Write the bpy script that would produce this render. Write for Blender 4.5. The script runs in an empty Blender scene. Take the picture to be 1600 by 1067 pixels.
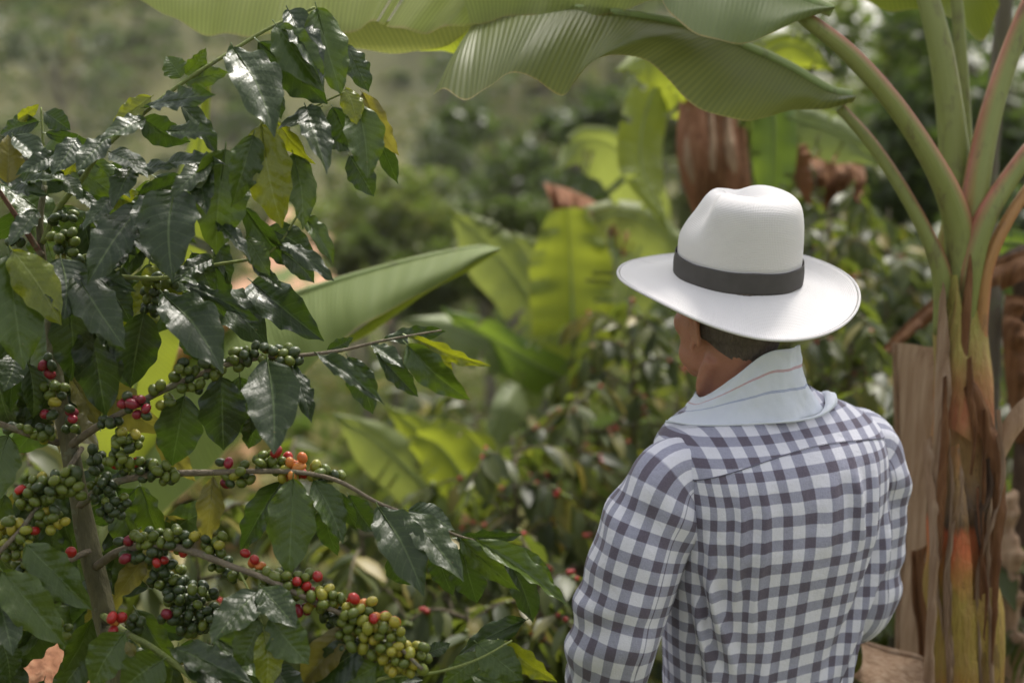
import bpy, math, random
import numpy as np
from mathutils import Vector, Matrix, noise
S = bpy.context.scene
COL = S.collection
R = math.radians
rnd = random.Random(11)

# ------------------------------------------------------------------ camera, sky, sun
CAM = Vector((0, 0, 2.05)); PITCH = R(11); F = 2222.0
FWD = Vector((0, math.cos(PITCH), -math.sin(PITCH)))
UPV = Vector((0, math.sin(PITCH), math.cos(PITCH)))
RGT = Vector((1, 0, 0))
cd = bpy.data.cameras.new('camera'); cam = bpy.data.objects.new('camera', cd); COL.objects.link(cam)
cam.location = CAM; cam.rotation_euler = (R(90) - PITCH, 0, 0)
cd.sensor_width = 36; cd.lens = 50; cd.clip_start = 0.05; cd.clip_end = 6000
cd.dof.use_dof = True; cd.dof.focus_distance = 2.07; cd.dof.aperture_fstop = 2.5
S.camera = cam
w = bpy.data.worlds.new('World'); S.world = w; w.use_nodes = True
nt = w.node_tree; nt.nodes.clear()
SUN_EL, SUN_AZ = 60, 22      # azimuth clockwise from +Y
sky = nt.nodes.new('ShaderNodeTexSky'); sky.sky_type = 'NISHITA'; sky.sun_disc = False
sky.sun_elevation = R(SUN_EL); sky.sun_rotation = R(SUN_AZ); sky.dust_density = 4.0; sky.air_density = 1.2
hs = nt.nodes.new('ShaderNodeHueSaturation'); hs.inputs['Saturation'].default_value = 0.32
bg = nt.nodes.new('ShaderNodeBackground'); bg.inputs[1].default_value = 0.135
wo = nt.nodes.new('ShaderNodeOutputWorld')
nt.links.new(sky.outputs[0], hs.inputs['Color']); wm = nt.nodes.new('ShaderNodeMix'); wm.data_type = 'RGBA'; wm.blend_type = 'MULTIPLY'; wm.inputs[0].default_value = 1; wm.inputs[7].default_value = (1.0, .972, .965, 1)
nt.links.new(hs.outputs[0], wm.inputs[6]); nt.links.new(wm.outputs[2], bg.inputs[0]); nt.links.new(bg.outputs[0], wo.inputs[0])
sd = bpy.data.lights.new('sun', 'SUN'); sun = bpy.data.objects.new('sun', sd); COL.objects.link(sun)
sd.energy = 2.8; sd.angle = R(14); sd.color = (1.0, 0.945, 0.86)
az = R(SUN_AZ); el = R(SUN_EL)
sv = Vector((math.sin(az) * math.cos(el), math.cos(az) * math.cos(el), math.sin(el)))
sun.rotation_euler = sv.to_track_quat('Z', 'Y').to_euler()
vs = S.view_settings; vs.view_transform = 'Standard'; vs.look = 'None'; vs.gamma = 1; vs.use_curve_mapping = False
vs.exposure = 0.97
S.render.engine = 'CYCLES'; S.cycles.use_denoising = True
S.cycles.max_bounces = 8; S.cycles.transmission_bounces = 4

# ------------------------------------------------------------------ helpers
def P(px, py, d):
    """photograph pixel + distance along the view -> world point"""
    return CAM + d * (FWD + RGT * ((px - 800) / F) + UPV * ((533.5 - py) / F))
def link(o, parent=None):
    COL.objects.link(o)
    if parent is not None: o.parent = parent
    return o
def tag(o, label, cat, group=None, kind=None):
    if label: o['label'] = label
    if cat: o['category'] = cat
    if group: o['group'] = group
    if kind: o['kind'] = kind
    return o
def empty(name, loc, rz=0):
    o = bpy.data.objects.new(name, None); o.location = loc; o.rotation_euler = (0, 0, rz)
    o.empty_display_size = 0.1
    return link(o)
def mk(name, V, Fc, m=None, uv=None, smooth=True):
    me = bpy.data.meshes.new(name)
    me.from_pydata([tuple(v) for v in V], [], Fc)
    if m is not None: me.materials.append(m)
    if smooth: me.polygons.foreach_set('use_smooth', [True] * len(me.polygons))
    if uv is not None:
        l = me.uv_layers.new(name='UVMap')
        vi = np.empty(len(me.loops), dtype=np.int32); me.loops.foreach_get('vertex_index', vi)
        l.data.foreach_set('uv', np.asarray(uv, dtype=np.float32)[vi].ravel())
    me.update()
    return me
def ob(name, me, parent=None, toworld=None):
    """link mesh object; world-space vertices are moved into the parent's frame"""
    o = bpy.data.objects.new(name, me)
    link(o, parent)
    return o
def rel(V, parent):
    if parent is None: return V
    Mi = (Matrix.Translation(parent.location) @ parent.rotation_euler.to_matrix().to_4x4()).inverted()
    return [Mi @ Vector(v) for v in V]
def catmull(pts, n):
    p = [Vector(q) for q in pts]
    if len(p) == 2: return [p[0].lerp(p[1], i / n) for i in range(n + 1)]
    q = [p[0] * 2 - p[1]] + p + [p[-1] * 2 - p[-2]]
    out = []
    k = len(p) - 1
    for i in range(n + 1):
        t = i / n * k; j = min(int(t), k - 1); f = t - j
        a, b, c, d = q[j], q[j + 1], q[j + 2], q[j + 3]
        out.append(0.5 * ((2 * b) + (c - a) * f + (2 * a - 5 * b + 4 * c - d) * f * f + (3 * b - a - 3 * c + d) * f ** 3))
    return out
def tube(pts, rad, n=None, seg=8, flat=1.0, wob=0.0, ref=None):
    """tapered tube: verts, faces, uv (u around 0..1, v metres along)"""
    if n is None: n = max(2, (len(pts) - 1) * 4)
    c = catmull(pts, n)
    rr = [Vector((r, 0, 0)) for r in rad]
    rs = [v.x for v in catmull(rr, n)] if len(rad) > 2 else [rad[0] + (rad[-1] - rad[0]) * i / n for i in range(n + 1)]
    V = []; UV = []; Fc = []; dist = 0
    t0 = (c[1] - c[0]).normalized()
    up = Vector(ref) if ref is not None else (Vector((0, 0, 1)) if abs(t0.z) < 0.9 else Vector((1, 0, 0)))
    a = (up - t0 * up.dot(t0)).normalized()
    for i in range(n + 1):
        t = ((c[i + 1] if i < n else c[i]) - (c[i - 1] if i > 0 else c[i])).normalized()
        a = (a - t * a.dot(t)).normalized(); b = t.cross(a)
        if i: dist += (c[i] - c[i - 1]).length
        for k in range(seg + 1):
            th = 2 * math.pi * k / seg
            r = rs[i] * (1 + wob * (noise.noise(Vector((math.cos(th) * 2, math.sin(th) * 2, dist * 12))) if wob else 0))
            V.append(c[i] + a * (math.cos(th) * r * flat) + b * (math.sin(th) * r)); UV.append((k / seg, dist))
    s1 = seg + 1
    for i in range(n):
        for k in range(seg):
            Fc.append((i * s1 + k, i * s1 + k + 1, (i + 1) * s1 + k + 1, (i + 1) * s1 + k))
    V.append(c[0]); UV.append((0.5, 0)); V.append(c[-1]); UV.append((0.5, dist))
    for k in range(seg):
        Fc.append((k + 1, k, len(V) - 2)); Fc.append((n * s1 + k, n * s1 + k + 1, len(V) - 1))
    return V, Fc, UV
def merge(parts):
    V = []; Fc = []; UV = []
    for v, f, u in parts:
        o = len(V); V += list(v); UV += list(u); Fc += [tuple(i + o for i in q) for q in f]
    return V, Fc, UV
def add(name, geo, m, parent=None, label=None):
    V, Fc, UV = geo
    o = ob(name, mk(name, rel(V, parent), Fc, m, UV), parent)
    if label: o['label'] = label
    return o

# ------------------------------------------------------------------ materials
class NB:
    def __init__(s, name):
        s.m = bpy.data.materials.new(name); s.m.use_nodes = True
        s.t = s.m.node_tree; s.t.nodes.clear()
        s.out = s.n('ShaderNodeOutputMaterial')
    def n(s, typ, **kw):
        nd = s.t.nodes.new(typ)
        for k, v in kw.items(): setattr(nd, k, v)
        return nd
    def set(s, nd, i, v):
        if v is None: return
        if isinstance(v, bpy.types.NodeSocket): s.t.links.new(v, nd.inputs[i])
        elif isinstance(v, tuple) and len(v) == 3 and nd.inputs[i].type == 'RGBA': nd.inputs[i].default_value = (*v, 1)
        else: nd.inputs[i].default_value = v
    def noise(s, vec, scale, detail=4, rough=0.55, out=0):
        nd = s.n('ShaderNodeTexNoise'); s.set(nd, 'Vector', vec); s.set(nd, 'Scale', scale); s.set(nd, 'Detail', detail); s.set(nd, 'Roughness', rough)
        return nd.outputs[out]
    def math(s, op, a, b=None, c=None, clamp=False):
        nd = s.n('ShaderNodeMath', operation=op); nd.use_clamp = clamp
        s.set(nd, 0, a); s.set(nd, 1, b); s.set(nd, 2, c)
        return nd.outputs[0]
    def ramp(s, fac, stops, interp='LINEAR'):
        nd = s.n('ShaderNodeValToRGB'); cr = nd.color_ramp; cr.interpolation = interp
        while len(cr.elements) < len(stops): cr.elements.new(0.5)
        for e, (p, c) in zip(cr.elements, stops): e.position = p; e.color = (*c, 1) if len(c) == 3 else c
        s.set(nd, 0, fac); return nd.outputs[0]
    def mix(s, fac, a, b, mode='MIX'):
        nd = s.n('ShaderNodeMix', data_type='RGBA', blend_type=mode)
        s.set(nd, 0, fac); s.set(nd, 6, a); s.set(nd, 7, b); return nd.outputs[2]
    def mapping(s, vec, scale=(1, 1, 1)):
        nd = s.n('ShaderNodeMapping'); s.set(nd, 0, vec); nd.inputs['Scale'].default_value = scale; return nd.outputs[0]
    def bump(s, h, strength=0.3, dist=0.01, normal=None):
        nd = s.n('ShaderNodeBump'); s.set(nd, 'Height', h); s.set(nd, 'Strength', strength); s.set(nd, 'Distance', dist)
        if normal is not None: s.set(nd, 'Normal', normal)
        return nd.outputs[0]
    def pbsdf(s, col, rough=0.6, normal=None, spec=0.5, **kw):
        nd = s.n('ShaderNodeBsdfPrincipled'); s.set(nd, 'Base Color', col); s.set(nd, 'Roughness', rough)
        s.set(nd, 'Specular IOR Level', spec)
        if normal is not None: s.set(nd, 'Normal', normal)
        for k, v in kw.items(): s.set(nd, k.replace('_', ' '), v)
        return nd.outputs[0]
    def surf(s, sh): s.t.links.new(sh, s.out.inputs[0]); return s.m
    def trans(s, sh, col, fac, normal=None):
        tr = s.n('ShaderNodeBsdfTranslucent'); s.set(tr, 0, col)
        if normal is not None: s.set(tr, 'Normal', normal)
        mx = s.n('ShaderNodeMixShader'); s.set(mx, 0, fac); s.t.links.new(sh, mx.inputs[1]); s.t.links.new(tr.outputs[0], mx.inputs[2])
        return mx.outputs[0]
    def tc(s, which='Object'): return s.n('ShaderNodeTexCoord').outputs[which]
    def uvxy(s):
        sp = s.n('ShaderNodeSeparateXYZ'); s.set(sp, 0, s.tc('UV')); return sp.outputs[0], sp.outputs[1]
    def orand(s): return s.n('ShaderNodeObjectInfo').outputs['Random']
    def island(s): return s.n('ShaderNodeNewGeometry').outputs['Random Per Island']

def warm(c, k=1.0): return (c[0] * (1 + .22 * k), c[1] * 1.04, c[2] * (1 - .34 * k))
def coffee_leaf_mat(name, c1, c2, tcol, rough=0.36, trans=0.22, back=(0.10, 0.15, 0.06), vein=(0.16, 0.22, 0.08)):
    c1, c2, tcol, back = warm(c1), warm(c2), warm(tcol, .6), warm(back, .7)
    b = NB(name); u, v = b.uvxy()
    x = b.math('ABSOLUTE', b.math('SUBTRACT', u, 0.5))
    midr = b.math('SUBTRACT', 1.0, b.math('MULTIPLY', x, 34), clamp=True)
    # side veins: lines bending towards the tip
    ph = b.math('MULTIPLY', b.math('SUBTRACT', v, b.math('MULTIPLY', x, 0.34)), 9.0)
    fr = b.math('ABSOLUTE', b.math('SUBTRACT', b.math('FRACT', ph), 0.5))
    side = b.math('MULTIPLY', b.math('SUBTRACT', 1.0, b.math('MULTIPLY', fr, 12), clamp=True), 0.16)
    ob_ = b.tc('Object')
    n1 = b.noise(ob_, 5.0, 3); rn = b.orand()
    base = b.mix(b.math('MULTIPLY_ADD', n1, 0.8, b.math('MULTIPLY', b.math('SUBTRACT', rn, 0.5), 0.7), clamp=True), c1, c2)
    base = b.mix(b.math('MAXIMUM', b.math('MULTIPLY', midr, 0.55), side), base, vein)
    spots = b.math('GREATER_THAN', b.noise(ob_, 17.0, 2), 0.745)
    base = b.mix(b.math('MULTIPLY', spots, 0.7), base, (0.22, 0.15, 0.07))
    bf = b.n('ShaderNodeNewGeometry').outputs['Backfacing']
    base2 = b.mix(bf, base, back)
    rg = b.math('ADD', b.math('MULTIPLY', b.noise(ob_, 11, 3), 0.22), rough - 0.1)
    rg = b.math('ADD', rg, b.math('MULTIPLY', bf, 0.2))
    h = b.math('ADD', b.math('MULTIPLY', b.noise(ob_, 14, 2), .5), b.math('MULTIPLY', fr, 0.5))
    nm = b.bump(h, 0.25, 0.010)
    sh = b.pbsdf(base2, rg, nm, 0.5)
    return b.surf(b.trans(sh, tcol, trans))
M = {}
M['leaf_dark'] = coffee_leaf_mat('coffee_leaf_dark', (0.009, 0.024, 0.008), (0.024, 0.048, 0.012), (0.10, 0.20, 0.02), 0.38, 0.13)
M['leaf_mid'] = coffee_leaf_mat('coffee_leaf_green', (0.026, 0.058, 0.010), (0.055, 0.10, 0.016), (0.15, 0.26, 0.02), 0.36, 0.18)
M['leaf_young'] = coffee_leaf_mat('coffee_leaf_young', (0.085, 0.13, 0.015), (0.14, 0.18, 0.022), (0.32, 0.38, 0.02), 0.24, 0.28, vein=(0.3, 0.34, 0.12))
M['leaf_olive'] = coffee_leaf_mat('coffee_leaf_olive', (0.075, 0.085, 0.02), (0.11, 0.10, 0.03), (0.28, 0.28, 0.05), 0.35, 0.3, vein=(0.2, 0.2, 0.08))

def simple_leaf_mat(name, stops, rough=0.45, tcol=(0.2, 0.32, 0.05), trans=0.28, big=None):
    stops = [(p, warm(c)) for p, c in stops]
    b = NB(name)
    fa = b.island()
    if big: fa = b.math('MULTIPLY_ADD', b.math('SUBTRACT', b.noise(b.tc('Object'), big, 3), .5), 2.4, b.math('MULTIPLY_ADD', fa, .5, .22), clamp=True)
    c = b.ramp(fa, stops)
    rn = b.orand()
    c = b.mix(b.math('MULTIPLY', rn, 0.35), c, stops[0][1])
    sh = b.pbsdf(c, rough, None, 0.45 if rough < .55 else .12)
    return b.surf(b.trans(sh, b.mix(0.5, c, tcol), trans))
M['bush'] = simple_leaf_mat('bush_leaf', [(0, (0.016, 0.030, 0.010)), (0.45, (0.034, 0.058, 0.015)), (0.8, (0.075, 0.10, 0.020)), (1, (0.20, 0.18, 0.035))], 0.47, trans=.34, tcol=(.28, .36, .04))
M['tree_dark'] = simple_leaf_mat('tree_leaf_dark', [(0, (0.024, 0.042, 0.018)), (0.6, (0.04, 0.068, 0.024)), (1, (0.07, 0.10, 0.03))], 0.5, big=.9)
M['tree_mid'] = simple_leaf_mat('tree_leaf_mid', [(0, (0.04, 0.065, 0.022)), (0.6, (0.075, 0.105, 0.03)), (1, (0.14, 0.16, 0.045))], 0.5, big=.9)
M['tree_light'] = simple_leaf_mat('tree_leaf_light', [(0, (0.06, 0.095, 0.025)), (0.6, (0.12, 0.165, 0.035)), (1, (0.22, 0.24, 0.06))], 0.5, trans=0.35, big=.9)
M['scrub_near'] = simple_leaf_mat('valley_scrub_leaf', [(0, (0.02, 0.034, 0.014)), (0.4, (0.045, 0.062, 0.022)), (0.7, (0.10, 0.12, 0.034)), (0.88, (0.15, 0.12, 0.06)), (1, (0.20, 0.13, 0.085))], 0.6, big=.35)
M['scrub'] = simple_leaf_mat('scrub_leaf', [(0, (0.014, 0.026, 0.009)), (0.38, (0.034, 0.052, 0.014)), (0.7, (0.11, 0.13, 0.030)), (1, (0.17, 0.155, 0.075))], 0.95, big=.10)

def banana_mat(name, c1, c2, tcol, trans=0.42, rough=0.45, edge=(0.30, 0.24, 0.10), rib=105.0, stripe=0.35):
    c1, c2, tcol = warm(c1, .6), warm(c2, .6), warm(tcol, .5)
    b = NB(name); u, v = b.uvxy()      # u metres along rib, v 0..1 across
    wv = b.math('SINE', b.math('MULTIPLY', b.math('ADD', u, b.math('MULTIPLY', v, 0.02)), rib * 6.283))
    w2 = b.math('SINE', b.math('MULTIPLY', u, rib * 6.283 * 0.23))
    cmb = b.n('ShaderNodeCombineXYZ'); b.set(cmb, 0, b.math('MULTIPLY', u, 60)); b.set(cmb, 1, v)
    st = b.noise(cmb.outputs[0], 1.0, 3)
    ob_ = b.tc('Object'); big = b.noise(ob_, 4.0, 3)
    f = b.math('ADD', b.math('MULTIPLY', st, 0.6), b.math('MULTIPLY', big, 0.5))
    f = b.math('ADD', f, b.math('MULTIPLY', wv, stripe * 0.35))
    base = b.mix(b.math('SUBTRACT', f, 0.1, clamp=True), c1, c2)
    em = b.math('GREATER_THAN', b.math('ADD', v, b.math('MULTIPLY', b.math('SUBTRACT', b.noise(ob_, 30, 3), 0.5), 0.03)), 0.985)
    base = b.mix(em, base, edge)
    blot = b.math('GREATER_THAN', b.noise(ob_, 9, 5, 0.7), 0.74)
    base = b.mix(b.math('MULTIPLY', blot, 0.5), base, (0.16, 0.11, 0.05))
    h = b.math('ADD', b.math('MULTIPLY', wv, 0.5), b.math('ADD', b.math('MULTIPLY', w2, 0.6), b.math('MULTIPLY', st, 1.5)))
    nm = b.bump(h, 0.24, 0.004)
    sh = b.pbsdf(base, rough + .07, nm, 0.4)
    tc_ = b.mix(b.math('MULTIPLY_ADD', wv, 0.18, 0.25), tcol, c1)
    return b.surf(b.trans(sh, tc_, trans))
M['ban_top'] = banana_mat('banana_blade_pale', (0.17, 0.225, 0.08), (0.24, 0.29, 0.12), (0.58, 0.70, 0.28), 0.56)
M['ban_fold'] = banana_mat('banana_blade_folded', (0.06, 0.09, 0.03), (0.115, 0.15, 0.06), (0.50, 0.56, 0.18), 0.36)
M['ban_dark'] = banana_mat('banana_blade_green', (0.045, 0.10, 0.025), (0.08, 0.15, 0.035), (0.28, 0.42, 0.05), 0.35)
M['ban_vivid'] = banana_mat('banana_blade_yellow_green', (0.10, 0.155, 0.025), (0.155, 0.215, 0.035), (0.40, 0.48, 0.05), 0.45)
M['ban_pale'] = banana_mat('banana_blade_grey_green', (0.10, 0.15, 0.055), (0.155, 0.205, 0.075), (0.36, 0.44, 0.1), 0.34)
M['ban_long'] = banana_mat('banana_blade_mid_green', (0.075, 0.12, 0.035), (0.125, 0.175, 0.055), (0.30, 0.42, 0.07), 0.26, 0.62, stripe=.15)
M['ban_grey'] = banana_mat('banana_blade_dull', (0.12, 0.17, 0.09), (0.17, 0.22, 0.12), (0.24, 0.33, 0.08), 0.25)

def petiole_mat(name, g=(0.19, 0.225, 0.06), red=(0.36, 0.13, 0.09), amount=1.0, center=0.0):
    b = NB(name); u, v = b.uvxy()
    d = b.math('ABSOLUTE', b.math('SUBTRACT', b.math('FRACT', b.math('ADD', u, 0.5 - center)), 0.5))
    ob_ = b.tc('Object')
    nz = b.math('ADD', b.math('MULTIPLY', b.noise(b.mapping(ob_, (30, 30, 6)), 1.0, 4), .5), b.math('MULTIPLY', b.noise(b.mapping(b.tc('UV'), (42, 5, 1)), 1.0, 5), .5))
    edge = b.math('SUBTRACT', 1.0, b.math('MULTIPLY', b.math('ADD', d, b.math('MULTIPLY', b.math('SUBTRACT', nz, 0.5), 0.10)), 6.5), clamp=True)
    c = b.mix(nz, g, (g[0] * 1.35, g[1] * 1.25, g[2] * 1.5))
    c = b.mix(b.math('MULTIPLY', edge, amount), c, red)
    bl = b.ramp(b.noise(b.mapping(ob_, (34, 34, 14)), 1, 5, 0.7), [(.54, (0, 0, 0)), (.66, (1, 1, 1))])
    c = b.mix(b.math('MULTIPLY', bl, 0.45), c, (0.10, 0.06, 0.045))
    return b.surf(b.pbsdf(c, 0.5, b.bump(nz, 0.6, 0.005), 0.4))
M['petiole'] = petiole_mat('banana_petiole')
M['petiole_orange'] = petiole_mat('banana_petiole_orange', (0.36, 0.20, 0.07), (0.40, 0.12, 0.05))
M['midrib'] = petiole_mat('banana_midrib', (0.22, 0.30, 0.10), (0.24, 0.22, 0.08), 0.4)

def stem_mat(name, base_z):
    """pseudostem: green and wine red below, scorched band, papery grey and green sheath above"""
    b = NB(name); ob_ = b.tc('Object')
    sp = b.n('ShaderNodeSeparateXYZ'); b.set(sp, 0, ob_); z = sp.outputs[2]
    fib = b.noise(b.mapping(ob_, (70, 70, 3.0)), 1.0, 5, 0.6)
    pat = b.noise(b.mapping(ob_, (11, 11, 3.5)), 1.0, 4, 0.6)
    zz = b.math('ADD', z, b.math('MULTIPLY', b.math('SUBTRACT', pat, 0.5), 0.22))
    t = b.math('DIVIDE', zz, 2.0, clamp=True)
    q = lambda zv: zv / 2.0
    c = b.ramp(t, [(0, (0.12, 0.06, 0.03)), (q(0.85), (0.30, 0.10, 0.035)), (q(1.02), (0.19, 0.17, 0.045)), (q(1.14), (0.22, 0.20, 0.055)),
                   (q(1.21), (0.36, 0.12, 0.06)), (q(1.245), (0.34, 0.10, 0.055)), (q(1.262), (0.05, 0.045, 0.04)), (q(1.30), (0.15, 0.13, 0.115)),
                   (q(1.36), (0.24, 0.19, 0.10)), (q(1.46), (0.27, 0.12, 0.075)), (q(1.56), (0.24, 0.24, 0.09)), (q(1.75), (0.19, 0.25, 0.07))])
    c = b.mix(b.ramp(fib, [(.4, (0, 0, 0)), (.66, (.6, .6, .6))]), c, b.mix(pat, (0.10, 0.05, 0.025), (0.30, 0.23, 0.11)))
    dark = b.math('GREATER_THAN', b.noise(b.mapping(ob_, (26, 26, 7)), 1.0, 5, 0.7), 0.60)
    c = b.mix(b.math('MULTIPLY', dark, 0.5), c, (0.045, 0.03, 0.022)); c = b.mix(1.0, c, (1.6, 1.3, 1.0), 'MULTIPLY')
    return b.surf(b.pbsdf(c, 0.62, b.bump(b.math('ADD', b.math('MULTIPLY', fib, 1.5), b.noise(b.mapping(ob_, (200, 200, 25)), 1.0, 4)), 0.9, 0.008), 0.3))
M['stem'] = stem_mat('banana_pseudostem', 0)
def dry_mat(name, c1, c2, c3, sc=(60, 60, 5), trans=0.12):
    b = NB(name); ob_ = b.tc('Object')
    f1 = b.noise(b.mapping(ob_, sc), 1.0, 5, 0.65); f2 = b.noise(ob_, 7, 4)
    c = b.ramp(f1, [(0.25, c1), (0.5, c2), (0.75, c3)])
    c = b.mix(b.math('MULTIPLY', f2, 0.5), c, c1)
    return b.surf(b.trans(b.pbsdf(c, 0.8, b.bump(f1, 0.8, 0.01), 0.2), c2, trans))
M['dry_tan'] = dry_mat('dry_leaf_tan', (0.17, 0.10, 0.055), (0.38, 0.26, 0.17), (0.56, 0.43, 0.31))
M['dry_brown'] = dry_mat('dry_leaf_brown', (0.06, 0.032, 0.018), (0.19, 0.085, 0.035), (0.32, 0.17, 0.08))
M['dry_dark'] = dry_mat('dry_leaf_dark', (0.03, 0.02, 0.014), (0.08, 0.05, 0.032), (0.15, 0.10, 0.065))
M['dry_orange'] = dry_mat('dry_sheath_rust', (0.13, 0.055, 0.028), (0.27, 0.125, 0.065), (0.40, 0.24, 0.14))

def bark_mat(name, c1, c2, sc=(40, 40, 12)):
    b = NB(name); ob_ = b.tc('Object')
    f1 = b.noise(b.mapping(ob_, sc), 1.0, 5, 0.6); f2 = b.noise(ob_, 30, 3)
    c = b.mix(f1, c1, c2); c = b.mix(b.math('MULTIPLY', b.math('GREATER_THAN', f2, 0.6), 0.5), c, (0.16, 0.17, 0.11))
    return b.surf(b.pbsdf(c, 0.75, b.bump(f1, 0.9, 0.008), 0.25))
M['bark'] = bark_mat('coffee_bark', (0.025, 0.024, 0.012), (0.20, 0.185, 0.10), (75, 75, 16))
M['twig'] = bark_mat('coffee_twig', (0.07, 0.058, 0.036), (0.24, 0.20, 0.14), (60, 60, 60))
M['twig_green'] = bark_mat('coffee_twig_green', (0.13, 0.17, 0.05), (0.24, 0.27, 0.09), (60, 60, 60))
M['twig_red'] = bark_mat('coffee_twig_red', (0.08, 0.04, 0.03), (0.17, 0.09, 0.06), (60, 60, 60))
M['tree_bark'] = bark_mat('tree_bark', (0.09, 0.075, 0.055), (0.24, 0.21, 0.17), (3, 3, 1))

def cherry_mat(name, c1, c2, rough=0.3):
    b = NB(name); rn = b.orand(); ob_ = b.tc('Object')
    f = b.math('ADD', b.math('MULTIPLY', b.math('FRACT', b.math('ADD', rn, b.island())), 0.8), b.math('MULTIPLY', b.noise(ob_, 90, 2), 0.3), clamp=True)
    c = b.mix(f, c1, c2)
    scar = b.math('GREATER_THAN', b.uvxy()[1], .965)
    c = b.mix(b.math('MULTIPLY', b.math('GREATER_THAN', b.noise(ob_, 1.3, 4, .7), .58), .45), c, b.mix(.5, c1, (.10, .09, .02)))
    c = b.mix(b.math('MULTIPLY', scar, .8), c, (.05, .035, .02))
    return b.surf(b.pbsdf(c, b.math('MULTIPLY_ADD', b.noise(ob_, 3, 3), 0.25, rough), None, 0.5, Subsurface_Weight=0.08, Subsurface_Scale=0.004))
M['ch_green'] = cherry_mat('cherry_green', (0.060, 0.088, 0.010), (0.125, 0.155, 0.020))
M['ch_dark'] = cherry_mat('cherry_dark_green', (0.022, 0.038, 0.010), (0.045, 0.068, 0.018))
M['ch_yellow'] = cherry_mat('cherry_yellow_green', (0.18, 0.20, 0.020), (0.33, 0.28, 0.030))
M['ch_red'] = cherry_mat('cherry_red', (0.22, 0.008, 0.010), (0.42, 0.022, 0.016), 0.22)
M['ch_wine'] = cherry_mat('cherry_wine_red', (0.14, 0.008, 0.02), (0.26, 0.012, 0.028), 0.25)
M['ch_orange'] = cherry_mat('cherry_orange', (0.50, 0.085, 0.02), (0.58, 0.24, 0.05), 0.24)

# ------------------------------------------------------------------ terrain
HY = [(-60, 9), (-5, 1.2), (0, 0.42), (2.3, 0), (5, -0.55), (12, -2.0), (30, -6.5), (60, -13), (90, -14), (130, -7), (180, 8), (260, 42), (340, 72), (480, 92), (900, 60), (4000, -60)]
def hy(y):
    for (a, za), (b_, zb) in zip(HY, HY[1:]):
        if y <= b_:
            t = (y - a) / (b_ - a); t = t * t * (3 - 2 * t) if a > 60 else t
            return za + (zb - za) * t
    return HY[-1][1]
def smooth(a, b_, x): t = max(0, min(1, (x - a) / (b_ - a))); return t * t * (3 - 2 * t)
def gz(x, y):
    z = hy(y)
    k = smooth(100, 150, y)
    if k > 0:
        f = 1 - smooth(10, 60, x) * 0.95
        z = -14 * (1 - k) + k * (-14 + (z + 14) * f) if k < 1 else -14 + (z + 14) * f
    a = 0.05 + smooth(12, 120, y) * 5
    return z + a * noise.noise(Vector((x * 0.03, y * 0.03, 0))) + 0.04 * min(1, y * .2 if y > 0 else 0) * noise.noise(Vector((x * .7, y * .7, 3)))
xs = sorted(set([round(v, 3) for v in list(np.linspace(-6, 6, 41)) + list(np.linspace(-40, 40, 33)) + list(np.linspace(-260, 260, 53)) + [-900, -1800, -3500, 900, 1800, 3500]]))
ys = sorted(set([round(v, 3) for v in [-60, -30, -15] + list(np.linspace(-6, 14, 61)) + list(np.linspace(15, 60, 31)) + list(np.linspace(64, 400, 85)) + [450, 520, 620, 760, 900, 1300, 2000, 3000, 4000]]))
V = [(x, y, gz(x, y)) for y in ys for x in xs]; nx = len(xs)
Fc = [(j * nx + i, j * nx + i + 1, (j + 1) * nx + i + 1, (j + 1) * nx + i) for j in range(len(ys) - 1) for i in range(nx - 1)]
b = NB('hillside_soil_and_grass'); ob_ = b.tc('Object')
n1 = b.noise(ob_, 0.05, 6, 0.6); n2 = b.noise(ob_, 1.6, 6, 0.65); n3 = b.noise(ob_, 0.013, 3)
gr = b.ramp(n1, [(0.3, (0.045, 0.050, 0.018)), (0.48, (0.08, 0.082, 0.028)), (0.62, (0.125, 0.122, 0.042)), (0.8, (0.16, 0.135, 0.062))])
gr = b.mix(b.math('MULTIPLY', n2, 0.6), gr, (0.06, 0.06, 0.03))
earth = b.math('GREATER_THAN', b.noise(ob_, 0.075, 5, 0.6), 0.70)
gr = b.mix(b.math('MULTIPLY', earth, 0.8), gr, (0.30, 0.165, 0.10))
b.surf(b.pbsdf(gr, 0.9, b.bump(n2, 0.8, 0.15), 0.1))
g = ob('hillside_ground', mk('hillside_ground', V, Fc, b.m)); g['kind'] = 'structure'

def leafcloud(cs, n, size, rng, flat=0.6, shell=0.55):
    """cs: list of (center, rx, ry, rz); n leaf-sized quads per blob -> verts, faces"""
    Vs = []; k = 0
    for c, rx, ry, rz in cs:
        d = rng.normal(size=(n, 3)); d /= np.linalg.norm(d, axis=1)[:, None]
        r = shell + (1 - shell) * rng.random(n) ** 0.6
        p = np.array(c) + d * r[:, None] * np.array([rx, ry, rz])
        a = rng.normal(size=(n, 3)); a[:, 2] *= flat; a /= np.linalg.norm(a, axis=1)[:, None]
        q = rng.normal(size=(n, 3)); q = np.cross(a, q); q /= np.linalg.norm(q, axis=1)[:, None]
        s = size * (0.6 + 0.8 * rng.random(n))[:, None]
        Vs.append(np.stack([p - a * s, p + q * s * 0.45, p + a * s, p - q * s * 0.45], 1).reshape(-1, 3)); k += n
    Vv = np.concatenate(Vs)
    return Vv, [(4 * i, 4 * i + 1, 4 * i + 2, 4 * i + 3) for i in range(k)]
rng = np.random.default_rng(5)

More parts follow.
